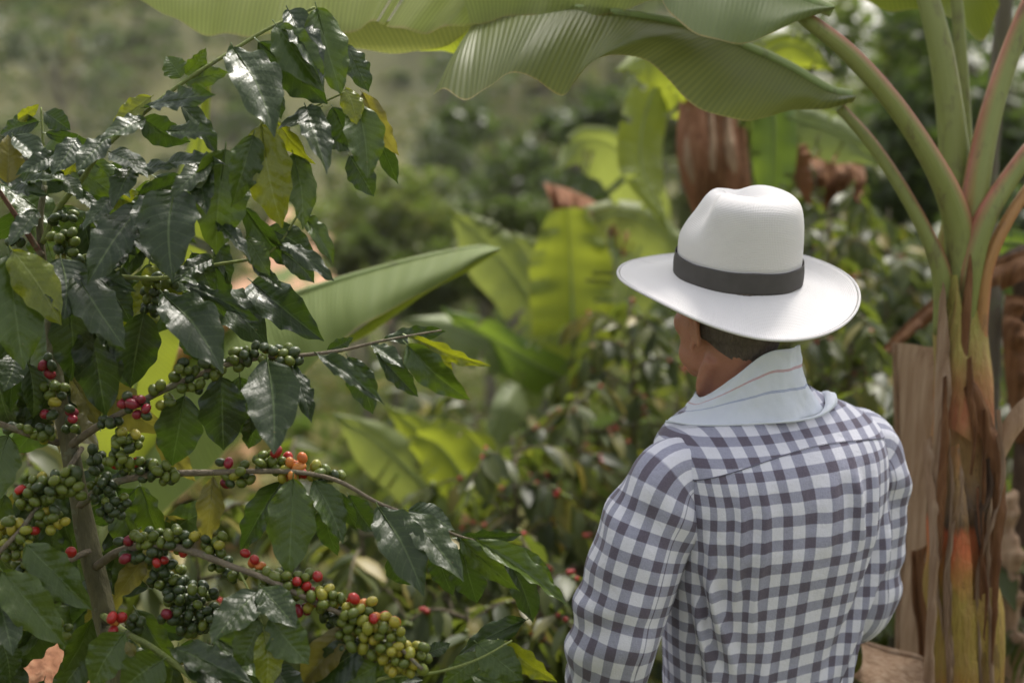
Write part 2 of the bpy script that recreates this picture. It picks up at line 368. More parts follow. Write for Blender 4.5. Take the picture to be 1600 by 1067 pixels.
# scrub and small far trees of the opposite slope: nobody could count them
cs = []
for i in range(3400):
    y = 70 + 210 * rnd.random(); x = (rnd.random() * 2 - 1) * (0.5 * y + 15)
    if i % 4 == 0: x = rnd.uniform(.4, 1.3) * y * rnd.choice((-1, 1))
    dens = noise.noise(Vector((x * .025, y * .025, 7)))
    if dens < -0.12 and rnd.random() < 0.75: continue
    if -24 < x < -4 and y > 118 and rnd.random() < .85: continue
    if -22 < x < -6 and 60 < y < 116 and rnd.random() < .8: continue
    r = rnd.uniform(1.0, 3.4) * (1.3 if dens > 0.2 else 1)
    cs.append(((x, y, gz(x, y) + r * 0.5), r * 1.2, r * 1.2, r * 0.8))
Vv, Fq = leafcloud(cs, 30, 0.85, rng)
o = ob('hillside_scrub', mk('hillside_scrub', Vv, Fq, M['scrub'], None, False))
tag(o, 'scrub and small trees covering the far hillside', 'scrub', kind='stuff')
cs = []
for i in range(2300):
    y = 11 + 60 * rnd.random() ** 1.4; x = (rnd.random() * 2 - 1) * (0.42 * y + 2)
    if i % 3 == 0: x = rnd.uniform(.4, 1.5) * y * rnd.choice((-1, 1, 1))
    r = rnd.uniform(0.25, .7) * (1 + y / 45)
    cs.append(((x, y, gz(x, y) + r * 0.4), r * 1.2, r * 1.2, r * 0.8))
Vv, Fq = leafcloud(cs, 34, 0.20, rng)
o = ob('valley_scrub', mk('valley_scrub', Vv, Fq, M['scrub_near'], None, False))
tag(o, 'mixed weeds and shrubs on the slope falling into the valley', 'scrub', kind='stuff')

def tree(label, px, pytop, d, rad, m, hgt=None, blobs=9, leaf=0.16, n=170, group=None, thin=False):
    top = P(px, pytop, d); x, y = top.x, top.y; g0 = gz(x, y)
    H = top.z - g0; ch = hgt or min(H * 0.75, rad * 2.2)
    e = empty('broadleaf_tree', (x, y, g0)); tag(e, label, 'tree', group)
    cz = H - ch / 2
    cs = []; limbs = []
    for i in range(blobs):
        a = rnd.uniform(0, 6.283); rr = rad * rnd.uniform(0.15, 0.72); zz = cz + rnd.uniform(-.42, .38) * ch
        br = rad * rnd.uniform(0.28, 0.48)
        c = (math.cos(a) * rr, math.sin(a) * rr, zz); cs.append((c, br, br, br * 0.75)); limbs.append(c)
    Vv, Fq = leafcloud(cs, n, leaf, rng, 0.8, 0.4)
    t = ob('crown', mk('crown', Vv, Fq, m, None, False), e)
    r0 = max(0.05, H * 0.022)
    parts = [tube([(0, 0, -0.2), (0.05 * rad, 0, H * .35), (-0.05 * rad, 0.03, H * .62), (0, 0, H * .86)], [r0, r0 * .8, r0 * .5, r0 * .15], seg=7)]
    for c in limbs: parts.append(tube([(0, 0, max(H * .3, c[2] - rad * .8)), (c[0] * .5, c[1] * .5, c[2] - rad * .25), c], [r0 * .4, r0 * .28, r0 * .08], seg=5))
    Vt, Ft, Ut = merge(parts)
    ob('trunk', mk('trunk', Vt, Ft, M['tree_bark'], Ut), e)
    return e
G1 = 'trees on the slope beyond the plantation'
TREES = [
 ('tall dark rounded tree on the slope right of the pale pasture', 800, 150, 34, 1.9, 'tree_dark'),
 ('dark tree with a spreading crown just above the fallen brown banana leaf', 900, 130, 30, 1.8, 'tree_dark'),
 ('olive green tree below the dark rounded tree', 850, 235, 28, 1.4, 'tree_mid'),
 ('light green bushy tree in the valley left of the dark rounded tree', 690, 235, 40, 2.3, 'tree_light'),
 ('mid green tree above the red earth bank', 610, 290, 40, 2.0, 'tree_mid'),
 ('small dark tree at the right foot of the pale pasture', 690, 185, 75, 2.6, 'tree_dark'),
 ('dark wood edge tree at the top of the pale pasture', 690, 62, 110, 6, 'tree_dark'),
 ('dark green tree high on the far left hillside', 90, 20, 120, 7, 'tree_dark'),
 ('wide dark tree on the hillside above the coffee shoot', 320, 90, 110, 5, 'tree_dark'),
 ('olive round tree on the left hillside beside the frame edge', 40, 120, 100, 4.5, 'tree_mid'),
 ('pale yellow green tree in the valley behind the drooping coffee leaves', 540, 215, 55, 2.6, 'tree_light'),
 ('squat green bush on the red earth bank', 565, 345, 26, 0.75, 'tree_mid'),
 ('low olive bush at the right end of the red earth bank', 680, 345, 24, 0.9, 'tree_mid'),
 ('bushy green tree behind the tips of the twin banana leaves', 760, 300, 22, 1.1, 'tree_mid'),
]
for i, (lb, px, py, d, rad, m) in enumerate(TREES):
    tree(lb, px, py, d, rad, M[m], leaf=0.10 + rad * 0.045, n=150, group=G1)
G2 = 'trees behind the banana plant'
for lb, px, py, d, rad, m in [
 ('yellow green loose tree at the top behind the upper petiole', 1400, -60, 13, 1.15, 'tree_light'),
 ('mid green tree showing right under the white gap of sky', 1230, 45, 15, 0.95, 'tree_mid'),
 ('dark tree against the right frame edge behind the pseudostem', 1600, -100, 11, 1.2, 'tree_dark'),
 ('dark green tree behind the two left petioles', 1400, 110, 11, 0.95, 'tree_dark'),
 ('olive tree just behind the dark folded banana leaf', 1080, 60, 18, 1.3, 'tree_mid'),
 ('light green tree between the hanging leaf and the pale drooping leaf', 1290, 130, 12, 0.8, 'tree_light'),
 ('mid green tree far to the right beyond the banana plant', 2150, 150, 12, 1.8, 'tree_mid'),
 ('dark tree on the slope far right outside the plantation', 2700, 120, 17, 2.4, 'tree_dark'),
 ('tall mid green tree filling the gap between the upright petioles', 1470, -170, 19, 2.3, 'tree_mid'),
 ('dark shrub like tree right of the pseudostem crown', 1580, 250, 9, 0.9, 'tree_dark'),
]:
    tree(lb, px, py, d, rad, M[m], leaf=0.085, n=190, blobs=12, group=G2)

# red earth bank with scattered scrub, on the near side of the valley
def bank():
    pts = []
    Vb = []; nxx, nyy = 26, 10
    for j in range(nyy + 1):
        for i in range(nxx + 1):
            x = -21 + 14 * i / nxx; y = 88 + 26 * j / nyy
            z = gz(x, y) + (0.6 + 4.5 * smooth(0, 1, j / nyy) * (1 - abs(2 * i / nxx - 1) ** 3)) * (0.75 + .5 * noise.noise(Vector((x * .3, y * .3, 1)))) - .3 * (i in (0, nxx)) - .3 * (j == 0)
            if j == nyy: z = gz(x, y) - .4
            Vb.append((x, y, z))
    Fb = [(j * (nxx + 1) + i, j * (nxx + 1) + i + 1, (j + 1) * (nxx + 1) + i + 1, (j + 1) * (nxx + 1) + i) for j in range(nyy) for i in range(nxx)]
    b = NB('red_earth'); ob_ = b.tc('Object'); n1 = b.noise(ob_, 0.4, 6, 0.65); n2 = b.noise(ob_, 0.28, 4)
    c = b.mix(n1, (0.34, 0.19, 0.12), (0.48, 0.29, 0.19)); c = b.mix(b.math('GREATER_THAN', n2, 0.53), c, (0.10, 0.13, 0.045))
    b.surf(b.pbsdf(c, 0.95, b.bump(n1, 1, .1), .1))
    o = ob('earth_bank', mk('earth_bank', Vb, Fb, b.m)); o['kind'] = 'structure'
bank()

# ------------------------------------------------------------------ banana leaves
def blade(mid, edge, n=60, m=10, sag=0.0, sagdir=None, ruff=0.006, rf=40, tears=(), seed=0, t0=0.0):
    """surface between the midrib curve and the leaf margin"""
    A = catmull(mid, n); B = catmull(edge, n); sd_ = Vector(sagdir) if sagdir is not None else -FWD
    V = []; UV = []; Fc = []; dist = 0; ra = random.Random(seed)
    for i in range(n + 1):
        if i: dist += (A[i] - A[i - 1]).length * .5 + (B[i] - B[i - 1]).length * .5
        s = i / n
        for j in range(m + 1):
            t = j / m
            p = A[i].lerp(B[i], t) + sd_ * (sag * math.sin(math.pi * t * 0.9))
            rr = ruff * t * (math.sin(dist * rf + seed) + 0.6 * math.sin(dist * rf * 2.3 + 1 + seed * 2) + 1.2 * noise.noise(Vector((dist * 9, t * 2, seed))))
            p = p + sd_ * rr + Vector((0, 0, 1)) * rr * 0.35
            V.append(p); UV.append((dist, t))
    tr = {}
    for s, t in tears: tr[int(s * n)] = t
    for i in range(n):
        for j in range(m):
            if i in tr and j / m >= tr[i]: continue
            q = (i * (m + 1) + j, (i + 1) * (m + 1) + j, (i + 1) * (m + 1) + j + 1, i * (m + 1) + j + 1)
            Fc.append(q)
    return V, Fc, UV
def PP(l): return [P(*q) for q in l]
def leaf_obj(parent, mid, half, mat, tip=0.0, droop=0.35, tilt=0.0, rib=0.006, n=44, label=None, tears=True, seed=0, blunt=False, base=0.25, ribm='midrib'):
    """whole banana leaf: midrib curve in space (base to tip), half width in metres"""
    c = catmull(mid, n); vw = FWD
    E = [[], []]
    for i in range(n + 1):
        s = i / n
        t = ((c[min(i + 1, n)]) - (c[max(i - 1, 0)])).normalized()
        side = t.cross(vw).normalized(); nn = side.cross(t).normalized()
        side = (side * math.cos(tilt) + nn * math.sin(tilt)).normalized(); nn = t.cross(side)
        wd = half * (base + (1 - base) * smooth(0, 0.22, s)) * (1 - smooth(0.6, 1.03, s) ** 1.4 * (0.55 if blunt else 0.97))
        wd *= 1 + 0.10 * noise.noise(Vector((s * 6, seed, 0)))
        for k, sg in enumerate((1, -1)):
            E[k].append(c[i] + side * (sg * wd * math.cos(droop)) + Vector((0, 0, -1)) * wd * math.sin(droop) * .7 + vw * wd * math.sin(droop) * .5)
    lf = None
    ra = random.Random(seed)
    for k in range(2):
        tt = [(ra.random() * .8 + .1, ra.uniform(.15, .7)) for _ in range(5)] if tears else ()
        g_ = blade(c, E[k], n, 6, half * .12, None, half * .05, 30, tt, seed + k)
        if k == 0: geo = g_
        else:
            g_ = (g_[0], [tuple(reversed(f)) for f in g_[1]], g_[2])
            geo = merge([geo, g_])
    lf = add('leaf', geo, mat, parent, label)
    rb = tube(c, [rib, rib * .75, rib * .4, rib * .15], n=24, seg=6)
    V, Fc, UV = rb
    o = ob('midrib', mk('midrib', rel(V, parent), Fc, M[ribm], UV), lf)
    return lf

# ---- the large banana plant at the right
root = P(1505, 1067, 2.66)
bp = empty('banana_plant', (root.x, root.y, gz(root.x, root.y)))
tag(bp, 'banana plant with rusty red and green stem standing right of the man', 'banana plant', 'banana plants')
D = 2.66
st = tube([Vector((root.x, root.y + .02, bp.location.z - .1)), P(1505, 1067, D), P(1500, 900, D), P(1502, 760, D), P(1506, 640, D), P(1500, 520, D), P(1498, 430, D), P(1500, 360, D), P(1503, 300, D)],
          [.085, .072, .066, .060, .054, .048, .042, .036, .022], n=70, seg=28, wob=0.10)
add('pseudostem', st, M['stem'], bp)
def petiole(pts, rads, m='petiole', flat=0.8, center=0.06, ref=(1, -.3, 0)):
    return add('petiole', tube(PP(pts), [q * .86 for q in rads], n=30, seg=14, flat=flat, ref=ref), M[m], bp)
petiole([(1478, 520, D - .01), (1474, 440, D - .03), (1452, 375, D - .05), (1412, 300, D - .06), (1362, 225, D - .06), (1312, 168, D - .06)], [.034, .029, .021, .018, .0165, .014])
petiole([(1500, 520, D - .02), (1503, 400, D - .03), (1488, 320, D - .06), (1452, 245, D - .10), (1395, 160, D - .14), (1325, 82, D - .18), (1252, 24, D - .22)], [.036, .042, .036, .029, .0255, .023, .018])
petiole([(1500, 420, D + .02), (1494, 290, D + .02), (1486, 190, D + .01), (1470, 80, D), (1446, -20, D), (1430, -110, D)], [.034, .036, .031, .027, .024, .022], ref=(0, 1, 0))
petiole([(1510, 400, D + .05), (1508, 240, D + .06), (1502, 100, D + .06), (1492, -30, D + .06)], [.024, .018, .015, .013], ref=(0, 1, 0))
petiole([(1503, 520, D + .0), (1516, 400, D - .02), (1524, 300, D - .03), (1545, 190, D - .02), (1580, 80, D), (1622, -20, D), (1660, -90, D)], [.032, .036, .034, .029, .026, .024, .022], ref=(-1, -.3, 0))
petiole([(1500, 540, D - .0), (1510, 440, D - .04), (1535, 350, D - .06), (1580, 275, D - .06), (1640, 200, D - .06), (1720, 130, D - .05)], [.032, .034, .029, .024, .022, .02], ref=(-1, -.3, 0))
petiole([(1532, 580, D - .01), (1533, 480, D - .03), (1545, 410, D - .05), (1580, 335, D - .06), (1640, 250, D - .05)], [.014, .021, .018, .016, .015], 'petiole_orange')
# cigar-shaped brown dead sheath tip in front of the crown
def ribbon(name, l, r, m, parent, n=36, k=6, sag=0.01, ruff=0.004, seed=1, tears=(), label=None, rf=60):
    g_ = blade(PP(l), PP(r), n, k, sag, None, ruff, rf, tears, seed)
    return add(name, g_, M[m], parent, label)
add('dry_sheath', tube(PP([(1516, 396, D - .07), (1514, 440, D - .075), (1508, 500, D - .072), (1500, 580, D - .066), (1488, 640, D - .06)]), [.003, .010, .015, .016, .008], n=20, seg=10, flat=.6), M['dry_brown'], bp, 'pointed dark brown dead sheath tip')
ribbon('dry_sheath', [(1470, 430, D - .04), (1462, 560, D - .05), (1458, 700, D - .05), (1452, 840, D - .05), (1468, 1000, D - .05)], [(1478, 470, D - .075), (1485, 600, D - .075), (1474, 720, D - .08), (1464, 860, D - .07), (1474, 1000, D - .07)], 'dry_tan', bp, seed=4)
ribbon('dry_sheath', [(1500, 610, D - .078), (1535, 690, D - .08), (1548, 760, D - .07), (1528, 880, D - .08), (1512, 1000, D - .08)], [(1520, 590, D - .08), (1560, 680, D - .05), (1572, 760, D - .05), (1560, 880, D - .05), (1540, 1030, D - .06)], 'dry_brown', bp, seed=5)
ribbon('dry_sheath', [(1545, 770, D - .05), (1552, 700, D - .06), (1580, 640, D - .08), (1640, 590, D - .1)], [(1560, 775, D - .05), (1572, 715, D - .06), (1600, 665, D - .08), (1650, 625, D - .1)], 'dry_tan', bp, seed=6)
ribbon('dry_sheath', [(1440, 690, D - .06), (1446, 760, D - .07), (1452, 850, D - .07), (1448, 960, D - .07), (1440, 1090, D - .07)], [(1455, 680, D - .06), (1462, 760, D - .08), (1466, 850, D - .08), (1462, 960, D - .08), (1458, 1090, D - .08)], 'dry_tan', bp, seed=7)
for k_, (x0, x1, wdt) in enumerate([(1556, 1530, 6), (1478, 1486, 5), (1490, 1480, 8), (1536, 1546, 6)]):
    ribbon('dry_fibre', [(x0, 640 + 30 * k_, D - .075), (x0 + 6, 760, D - .08), (x1 - 6, 900, D - .078), (x1, 1080, D - .08)], [(x0 + wdt, 640 + 30 * k_, D - .075), (x0 + 6 + wdt, 760, D - .082), (x1 - 6 + wdt, 900, D - .08), (x1 + wdt, 1080, D - .08)], 'dry_tan', bp, k=2, seed=20 + k_)
rs_ = random.Random(77)
for k_ in range(6):
    x0 = rs_.uniform(1455, 1555); x1 = x0 + rs_.uniform(-14, 14); y0 = rs_.uniform(560, 900); y1 = y0 + rs_.uniform(120, 330); wd_ = rs_.uniform(4, 13)
    dd = D - .052 - .028 * math.sqrt(max(0, 1 - ((x0 - 1505) / 60) ** 2)) - .006
    ribbon('dry_fibre', [(x0, y0, dd), (x0 + rs_.uniform(-6, 6), (y0 * 2 + y1) / 3, dd - .004), (x1 + rs_.uniform(-8, 8), (y0 + 2 * y1) / 3, dd - .006), (x1, y1, dd - rs_.uniform(0, .02))],
           [(x0 + wd_ * .5, y0 - 6, dd), (x0 + wd_, (y0 * 2 + y1) / 3, dd - .002), (x1 + wd_, (y0 + 2 * y1) / 3, dd - .002), (x1 + 1, y1 + 5, dd - .01)], rs_.choice(['dry_tan', 'dry_brown', 'dry_orange', 'dry_brown', 'dry_dark']), bp, k=3, ruff=.003, seed=100 + k_)
# wrapped live sheath edges on the stem (each overlaps the last)
for k_, (a, c, m_) in enumerate([
    ([(1452, 1100, D - .05), (1456, 950, D - .05), (1462, 800, D - .05), (1480, 700, D - .05)], [(1530, 1100, D - .09), (1520, 950, D - .088), (1512, 820, D - .084), (1496, 690, D - .07)], 'stem'),
    ([(1468, 660, D - .045), (1470, 580, D - .045), (1474, 500, D - .045), (1482, 430, D - .04)], [(1516, 690, D - .078), (1512, 600, D - .074), (1506, 520, D - .068), (1494, 430, D - .055)], 'stem')]):
    ribbon('leaf_sheath', a, c, m_, bp, k=8, sag=.02, ruff=.002, seed=30 + k_)

# ---- blades over the top of the picture (their midribs run above the frame)
def top_blade(mid, edge, mat, label, n=110, m=16, sag=.02, ruff=.010, rf=26, tears=(), seed=0, rib=True):
    lf = add('leaf', blade(PP(mid), PP(edge), n, m, sag, None, ruff, rf, tears, seed), M[mat], bp, label)
    if rib:
        V, Fc, UV = tube(PP(mid), [.011, .010, .008, .003], n=40, seg=8)
        ob('midrib', mk('midrib', rel(V, bp), Fc, M['midrib'], UV), lf)
    return lf
top_blade([(1100, -175, 2.75), (900, -170, 2.72), (700, -150, 2.70), (500, -120, 2.68), (330, -75, 2.66), (180, -20, 2.64)],
          [(980, -40, 2.60), (740, 42, 2.52), (655, 49, 2.50), (595, 40, 2.50), (545, 50, 2.51), (420, 62, 2.53), (330, 52, 2.56), (262, 28, 2.59), (200, -6, 2.63)],
          'ban_top', 'pale backlit banana leaf hanging over the top left of the frame', tears=((.36, .45), (.39, .6)), seed=1)
top_blade([(760, 20, 2.56), (690, 30, 2.55), (600, 34, 2.54), (520, 30, 2.55)], [(742, 44, 2.58), (690, 74, 2.61), (610, 85, 2.62), (530, 74, 2.60)],
          'ban_fold', 'turned under margin of the pale banana leaf', n=50, m=6, ruff=.004, seed=3, rib=False)
top_blade([(742, 38, 2.60), (712, 48, 2.61), (680, 60, 2.62), (655, 70, 2.63)], [(738, 50, 2.66), (716, 84, 2.66), (690, 82, 2.66), (655, 82, 2.66)],
          'ban_vivid', 'bright green folded corner of the banana leaf', n=20, m=6, ruff=.003, seed=5, rib=False)
top_blade([(1180, -150, 2.66), (1050, -150, 2.63), (920, -130, 2.60), (820, -110, 2.57), (700, -90, 2.55)],
          [(1060, -15, 2.52), (1010, 6, 2.50), (950, 22, 2.49), (878, 46, 2.48), (830, 27, 2.48), (798, 22, 2.49), (768, 33, 2.49), (735, 44, 2.50)],
          'ban_top', 'pale banana leaf lappet with a wavy lower margin at the top centre', n=90, m=14, ruff=.006, seed=7)
# leaf C : the broad folded leaf from the lower petiole
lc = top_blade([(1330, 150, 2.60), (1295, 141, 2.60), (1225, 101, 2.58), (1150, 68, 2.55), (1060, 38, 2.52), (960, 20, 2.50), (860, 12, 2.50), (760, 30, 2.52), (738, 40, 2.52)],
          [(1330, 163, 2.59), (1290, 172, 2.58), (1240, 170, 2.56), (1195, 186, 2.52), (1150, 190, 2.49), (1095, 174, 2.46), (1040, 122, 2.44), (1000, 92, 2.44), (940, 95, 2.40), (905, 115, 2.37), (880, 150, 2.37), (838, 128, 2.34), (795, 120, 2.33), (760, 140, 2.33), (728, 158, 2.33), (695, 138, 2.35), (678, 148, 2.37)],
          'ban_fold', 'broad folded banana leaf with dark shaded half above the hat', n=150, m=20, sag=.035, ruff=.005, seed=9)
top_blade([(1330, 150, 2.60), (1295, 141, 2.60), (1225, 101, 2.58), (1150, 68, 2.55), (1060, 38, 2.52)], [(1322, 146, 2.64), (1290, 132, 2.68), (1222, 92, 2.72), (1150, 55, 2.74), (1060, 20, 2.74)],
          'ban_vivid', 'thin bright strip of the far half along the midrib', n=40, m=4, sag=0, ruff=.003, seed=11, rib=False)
top_blade([(1300, 18, 2.44), (1240, -10, 2.44), (1150, -70, 2.46), (1060, -120, 2.50), (950, -160, 2.55)],
          [(1298, 20, 2.43), (1250, 34, 2.40), (1200, 57, 2.37), (1152, 68, 2.35), (1110, 63, 2.33), (1075, 50, 2.33), (1046, 26, 2.34), (1020, -20, 2.36), (940, -100, 2.42)],
          'ban_grey', 'grey green banana leaf with fine ribs hanging from the top edge', n=100, m=14, sag=.03, ruff=.005, seed=13)
top_blade([(1440, -40, 2.9), (1380, -60, 2.9), (1320, -50, 2.9)], [(1450, 20, 2.85), (1395, 14, 2.85), (1340, -2, 2.86)], 'ban_vivid', 'yellow green banana leaf edge at the top right', n=30, m=6, seed=15)
top_blade([(1530, -60, 3.0), (1480, -60, 2.98), (1440, -50, 2.95)], [(1560, 10, 2.9), (1538, 58, 2.88), (1500, 42, 2.88), (1450, 12, 2.9), (1430, -10, 2.9)], 'ban_vivid', 'yellow green banana leaf tip between the upright petioles', n=30, m=6, seed=16)
# blades on the petioles that leave the frame
leaf_obj(bp, PP([(1430, -110, D), (1400, -500, 2.7), (1250, -950, 2.9), (1050, -1250, 3.2)]), .22, M['ban_dark'], seed=41, tilt=.6)
leaf_obj(bp, PP([(1492, -30, D + .06), (1410, -400, 2.78), (1270, -620, 2.72), (1040, -700, 2.6), (820, -640, 2.5)]), .24, M['ban_dark'], seed=44, tilt=.9)  # unseen leaf, added to shade the broad folded leaf and the hat
leaf_obj(bp, PP([(1660, -90, D), (1750, -450, 2.7), (1950, -800, 2.9), (2250, -950, 3.1)]), .22, M['ban_dark'], seed=42, tilt=-.4)
leaf_obj(bp, PP([(1720, 130, D), (1900, -60, 2.7), (2150, -100, 2.8), (2400, 60, 3.0)]), .20, M['ban_dark'], seed=43, tilt=.4)
# grey pole-like trunk behind the crown
tp = P(1545, 640, 3.5)
e = empty('slender_tree', (tp.x, tp.y, gz(tp.x, tp.y))); tag(e, 'slender grey tree trunk rising behind the banana crown', 'tree')
add('trunk', tube([Vector((tp.x, tp.y, e.location.z - .1)), tp, P(1545, 300, 3.5), P(1560, 100, 3.5), P(1572, -60, 3.5), P(1580, -600, 3.6)], [.03, .026, .022, .021, .02, .014], n=40, seg=10, wob=.1), M['tree_bark'], e)
Vv, Fq = leafcloud([(P(1580 + rnd.uniform(-150, 150), -600 + rnd.uniform(-150, 150), 3.6 + rnd.uniform(-.3, .3)), .3, .3, .22) for _ in range(8)], 160, .05, rng)
add('crown', (Vv, Fq, [(0, 0)] * len(Vv)), M['tree_mid'], e)

# ---- other banana plants
def plant(label, px, py, d, hgt_px, leaves, stem_r=.05, stem_m='stem', drys=()):
    c = P(px, py, d); g0 = gz(c.x, c.y)
    e = empty('banana_plant', (c.x, c.y, g0)); tag(e, label, 'banana plant', 'banana plants')
    add('pseudostem', tube([Vector((c.x, c.y, g0 - .05)), Vector((c.x + .02, c.y, (g0 + c.z) / 2)), c], [stem_r * 1.3, stem_r, stem_r * .5], n=14, seg=12, wob=.1), M[stem_m] if stem_m in M else stem_m, e)
    for k_, (pts, hw, m, *r) in enumerate(leaves):
        kw = r[0] if r else {}
        mid = PP([(*q[:2], q[2] if len(q) > 2 else d) for q in pts])
        add('petiole', tube([c - Vector((0, 0, .05)), (c + mid[0]) / 2 + Vector((0, 0, .01)), mid[0]], [stem_r * .45, stem_r * .3, .008], n=8, seg=7), M['petiole'], e)
        leaf_obj(e, mid, hw * d / F, M[m], seed=k_ * 3 + int(px), **kw)
    return e
simple_stem = petiole_mat('young_banana_stem', (0.17, 0.21, 0.06), (0.22, 0.12, 0.06), 0.6)
M['young_stem'] = simple_stem
e1 = plant('banana plant behind the coffee tree with one long leaf reaching right', 150, 900, 3.1, 0,
      [([(170, 820, 3.1), (190, 700, 3.05), (222, 560, 3.0), (262, 430, 3.0), (300, 290, 3.0), (328, 120, 3.0)], 50, 'ban_vivid', dict(tilt=.2, droop=.2))], .05, 'young_stem')
# the long leaf: traced margins, its far half folded under
ml = [(165, 720, 3.15), (240, 600, 3.12), (300, 545, 3.1), (380, 492, 3.1), (500, 447, 3.1), (640, 407, 3.1), (740, 386, 3.12), (782, 388, 3.14)]
el_ = [(200, 860, 3.0), (300, 760, 2.98), (380, 680, 2.97), (450, 610, 2.96), (520, 543, 2.96), (620, 478, 2.98), (720, 425, 3.04), (782, 391, 3.13)]
lf = add('leaf', blade(PP(ml), PP(el_), 90, 12, .03, None, .006, 20, (), 50), M['ban_long'], e1, 'long pale green leaf reaching towards the centre')
V, Fc, UV = tube(PP(ml), [.014, .011, .006, .002], n=40, seg=8); ob('midrib', mk('midrib', rel(V, e1), Fc, M['midrib'], UV), lf)
add('petiole', tube(PP([(255, 588, 3.09), (300, 541, 3.08), (345, 510, 3.07), (385, 486, 3.08)]), [.010, .017, .016, .006], n=16, seg=8), M['petiole_orange'], e1, 'orange lower end of the long leaf midrib')
add('leaf', blade(PP([(500, 556, 2.965), (560, 515, 2.97), (620, 474, 2.985), (700, 432, 3.03), (776, 392, 3.13)]), PP([(516, 552, 3.02), (580, 520, 3.04), (660, 462, 3.06), (730, 425, 3.08), (778, 394, 3.14)]), 40, 4, .0, None, .002, 20, (), 51), M['ban_vivid'], e1, 'bright folded underside strip')
leaf_obj(e1, PP([(130, 850, 3.3), (60, 760, 3.5), (-60, 700, 3.7), (-250, 720, 3.9)]), .10, M['ban_dark'], seed=52)
leaf_obj(e1, PP([(120, 880, 3.2), (200, 800, 3.3), (240, 720, 3.3), (230, 640, 3.3)]), .07, M['ban_pale'], seed=53)

e2 = plant('banana plant at the centre with broad upright leaves and a brown withered tip', 900, 640, 5.2, 0, [
    ([(897, 560, 4.9), (893, 440, 4.9), (888, 325, 4.9)], 62, 'ban_vivid', dict(blunt=True, droop=.1, tilt=.1, base=.7)),
    ([(885, 560), (830, 470), (760, 380), (702, 325)], 46, 'ban_pale', dict(droop=.3)),
    ([(880, 550, 5.3), (850, 460, 5.3), (820, 395, 5.3), (800, 362, 5.3)], 36, 'ban_pale', dict(droop=.2)),
    ([(930, 560, 5.4), (1000, 420, 5.4), (1010, 320, 5.4), (965, 235, 5.3), (905, 220, 5.2), (868, 270, 5.1)], 52, 'ban_pale', dict(droop=.5, tilt=.5)),
    ([(900, 560, 5.1), (870, 400, 5.0), (960, 335, 5.0), (1040, 370, 5.0), (1100, 430, 5.0)], 42, 'ban_pale', dict(droop=.5)),
    ([(930, 560, 5.0), (850, 560, 4.9), (760, 530, 4.8), (690, 505, 4.8), (630, 500, 4.8)], 40, 'ban_grey', dict(droop=.6, tilt=-.3)),
    ([(900, 600, 4.9), (840, 570, 4.8), (770, 530, 4.8), (690, 480, 4.8)], 36, 'ban_dark', dict(droop=.3, tilt=.3)),
    ([(880, 620, 5.1), (820, 600, 5.1), (790, 640, 5.0), (760, 730, 5.0)], 30, 'ban_grey', dict(droop=.5)),
  ], .07, 'young_stem')
ribbon('withered_tip', [(850, 285, 5.15), (900, 300, 5.1), (950, 330, 5.1), (990, 372, 5.1)], [(862, 330, 5.1), (900, 352, 5.05), (940, 372, 5.05), (985, 395, 5.08)], 'dry_orange', e2, sag=.05, ruff=.045, n=60, tears=((.3, .2), (.5, .4), (.7, .3)), seed=60, label='pinkish brown withered leaf end')
e3 = plant('small banana plant low in the centre with short bright leaves', 735, 840, 4.4, 0, [
    ([(700, 800), (650, 745), (590, 690), (520, 645)], 44, 'ban_pale', dict(droop=.4)),
    ([(740, 800), (725, 750), (690, 700), (650, 678)], 50, 'ban_vivid', dict(droop=.1, blunt=True)),
    ([(720, 790, 4.5), (690, 720, 4.5), (650, 670, 4.5), (600, 632, 4.5)], 26, 'ban_vivid', dict(droop=.2)),
    ([(760, 800, 4.5), (765, 740, 4.5), (745, 695, 4.5), (722, 665, 4.5)], 30, 'ban_vivid', dict(droop=.2)),
    ([(770, 800, 4.5), (800, 730, 4.6), (830, 690, 4.6), (870, 680, 4.6)], 26, 'ban_dark', dict(droop=.2)),
  ], .045, 'young_stem')
e4 = plant('banana plant wrapped in rust brown dead leaves behind the hat', 1125, 190, 4.3, 0, [
    ([(1165, 150), (1205, 165), (1210, 240), (1205, 330)], 40, 'ban_dark', dict(droop=.1, tilt=.3, blunt=True)),
    ([(1180, 170, 4.4), (1250, 190, 4.4), (1310, 210, 4.4), (1380, 260, 4.4)], 40, 'ban_grey', dict(droop=.4)),
    ([(1090, 190, 4.4), (1030, 130, 4.4), (1000, 240, 4.3), (1040, 360, 4.2)], 44, 'ban_vivid', dict(droop=.2, tilt=.5)),
    ([(1110, 150, 4.2), (1060, 110, 4.1), (1010, 90, 4.0), (960, 110, 3.9)], 30, 'ban_vivid', dict(droop=.6)),
    ([(1150, 150, 4.5), (1190, 90, 4.5), (1240, 70, 4.5), (1300, 110, 4.5)], 36, 'ban_vivid', dict(droop=.4)),
  ], .085, 'young_stem')
for k_, (xa, xb, yt, yb, m_) in enumerate([(1062, 1100, 150, 345, 'dry_orange'), (1090, 1128, 170, 380, 'dry_brown'), (1112, 1150, 178, 390, 'dry_orange'), (1066, 1078, 170, 330, 'dry_tan'), (1140, 1165, 200, 420, 'dry_brown'), (1100, 1112, 160, 350, 'dry_tan'), (1084, 1094, 150, 400, 'dry_brown'), (1128, 1140, 165, 330, 'dry_tan')]):
    ribbon('dead_leaf', [(xa, yt, 4.2), (xa - 4, (yt + yb) / 2, 4.12), (xa + 24, yb, 4.15)], [(xb, yt, 4.15), (xb + 10, (yt + yb) / 2, 4.1), (xb + 22, yb, 4.15)], m_, e4, sag=.03, ruff=.004, rf=5, seed=70 + k_)
c_ = P(1170, 250, 4.3)
